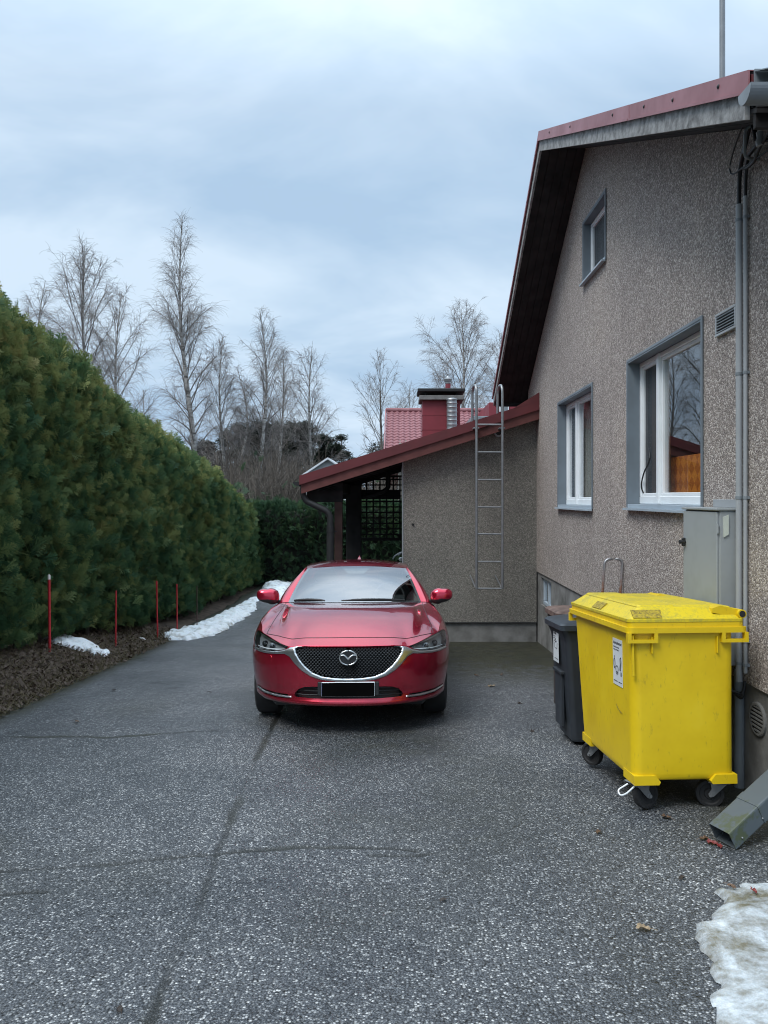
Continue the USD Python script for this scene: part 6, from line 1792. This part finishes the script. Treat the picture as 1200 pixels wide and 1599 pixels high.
def leaf_mesh(s, seed):
    """A dry leaf with a curled, toothed blade and a stalk."""
    q = np.random.default_rng(seed)
    a = np.linspace(0, 2 * math.pi, 19)[:-1]
    rad = s * (.62 + .38 * np.abs(np.cos(a)) + .07 * q.normal(size=18))
    ring_ = np.stack([rad * np.cos(a) * .62, rad * np.sin(a) * .45, np.zeros(18)], -1)
    ring_[:, 2] = .25 * s * np.abs(np.sin(a)) * q.uniform(.2, 1.) + .08 * s * q.normal(size=18)
    mid = ring_ * .5; mid[:, 2] *= .35
    V_ = np.vstack([[[0, 0, 0]], mid, ring_])
    f_ = []
    for j in range(18):
        k_ = (j + 1) % 18
        f_ += [[0, 1 + j, 1 + k_], [1 + j, 19 + j, 19 + k_], [1 + j, 19 + k_, 1 + k_]]
    V_[:, 2] -= V_[:, 2].min()
    m_ = trimesh.Trimesh(V_, f_, process=False)
    st = tubes(np.array([[[.55 * s, 0, .01], [.9 * s, .06 * s, .006], [1.15 * s, .02 * s, .004]]]), np.full((1, 3), .0012), 4)
    return cat_([m_, st])


leaf_cols = {'brown': plain('leaf_brown', (.11, .06, .03), .6, vary=.3, scale=40), 'red': plain('leaf_red', (.20, .028, .025), .5, vary=.3, scale=40), 'pale': plain('leaf_pale', (.30, .22, .13), .6, vary=.3, scale=40), 'dark': plain('leaf_dark', (.035, .025, .02), .5, vary=.3, scale=40)}
for px, py, s, col, lab in ((768, 1073, .075, 'pale', 'pale curled leaf right of the car on the mossy asphalt'), (1178, 1405, .035, 'red', 'dark red leaf lying on the dirty ice'), (1112, 1319, .05, 'red', 'red leaf under the lower end of the drain chute'), (1100, 1312, .045, 'brown', 'brown leaf at the left of the drain chute end'),
                            (1124, 1324, .04, 'red', 'crumpled red leaf right below the drain chute lip'), (1040, 1279, .05, 'brown', 'orange-brown leaf between the casters of the yellow container'), (812, 1100, .045, 'dark', 'small dark wet leaf between car and dark bin'), (832, 1143, .05, 'dark', 'dark leaf before the dark grey bin'),
                            (783, 1055, .05, 'brown', 'brown leaf near the wing plinth right of the car'), (744, 1056, .045, 'brown', 'small brown leaf close to the right side of the car'), (1005, 1455, .05, 'pale', 'faint tan leaf on open asphalt left of the ice'), (187, 1580, .03, 'dark', 'dark leaf at the lower left beside the long seam'),
                            (1143, 1397, .035, 'brown', 'brown leaf on the upper edge of the ice'), (1065, 1374, .035, 'dark', 'blackish wet leaf above the ice patch'), (692, 1408, .03, 'dark', 'dark bit of leaf on asphalt below the car'), (120, 1128, .045, 'brown', 'brown leaf near the left asphalt edge'), (178, 1079, .05, 'dark', 'dark leaf left of the car near the bank'), (327, 1083, .04, 'dark', 'dark leaf just left of the car front'), (935, 1302, .04, 'brown', 'brown leaf left of the near caster')):
    x, y = on_ground(px, py)
    lm_ = leaf_mesh(s, int(px))
    lm_.apply_transform(trimesh.transformations.rotation_matrix(px * .7, [0, 0, 1]))
    lm_.apply_translation((x, y, float(ground(x, y)) + (.034 if px in (1178, 1143) else .007)))
    single('fallen_leaf', lm_, leaf_cols[col], lab, 'leaf', group='fallen leaves on the asphalt')

# ------------------------------------------------------------------ a bicycle behind the porch, mostly hidden by the wing
bx, by = .30, 17.5
bg = float(ground(bx, by))
bk = thing('bicycle', 'bicycle with pale handlebar and white lamp behind the trellis and wing corner', 'bicycle', (bx, by, bg))
for x in (-.30, .75):
    w = part(bk, 'wheel', lathe([(.335 + .018 * math.cos(t), .018 * math.sin(t)) for t in np.linspace(0, 2 * math.pi, 9)], 32, 'y', (bx + x, by, bg + .35)), M['rubber'], 40)
    part(w, 'spokes', cat_([cyl((bx + x, by, bg + .35), (bx + x + .33 * math.cos(t), by, bg + .35 + .33 * math.sin(t)), .002, 4) for t in np.arange(12) * math.pi / 6]), M['galv'])
    a = np.linspace(.2, 2.7, 14)
    part(bk, 'mudguard', tube(np.stack([bx + x + .375 * np.cos(a), np.full(14, by), bg + .35 + .375 * np.sin(a)], 1), .018, 8), M['zinc'], 40)
fr_ = [((-.30, .35), (-.17, .88)), ((-.18, .80), (.32, .35)), ((.32, .35), (.18, .90)), ((-.17, .86), (.20, .84)), ((.32, .35), (.75, .35)), ((.20, .82), (.75, .35))]
part(bk, 'frame', cat_([cyl((bx + a[0], by, bg + a[1]), (bx + b_[0], by, bg + b_[1]), .016, 10) for a, b_ in fr_]), M['gutter_grey'], 40)
part(bk, 'saddle', trimesh.convex.convex_hull(np.array([[bx + x, by + y, bg + z] for x, y, z in ((.05, 0, .95), (.1, .03, .96), (.1, -.03, .96), (.32, .08, .97), (.32, -.08, .97), (.3, 0, .90), (.1, 0, .92))])), M['black'], 40)
hb_ = smooth_line([(bx - .42, by - .28, bg + 1.02), (bx - .36, by - .24, bg + 1.10), (bx - .22, by - .08, bg + 1.16), (bx - .20, by + .08, bg + 1.16), (bx - .30, by + .28, bg + 1.06)], 20)
part(bk, 'handlebar', tube(hb_, .015, 8), M['zinc'], 40)
part(bk, 'stem', cyl((bx - .18, by, bg + .82), (bx - .21, by, bg + 1.16), .015, 8), M['galv'], 40)
part(bk, 'lamp', lathe([(0, -.06), (.035, -.055), (.045, 0), (.02, .05), (0, .055)], 18, 'y', (bx - .24, by - .06, bg + 1.0)), M['white'], 40)
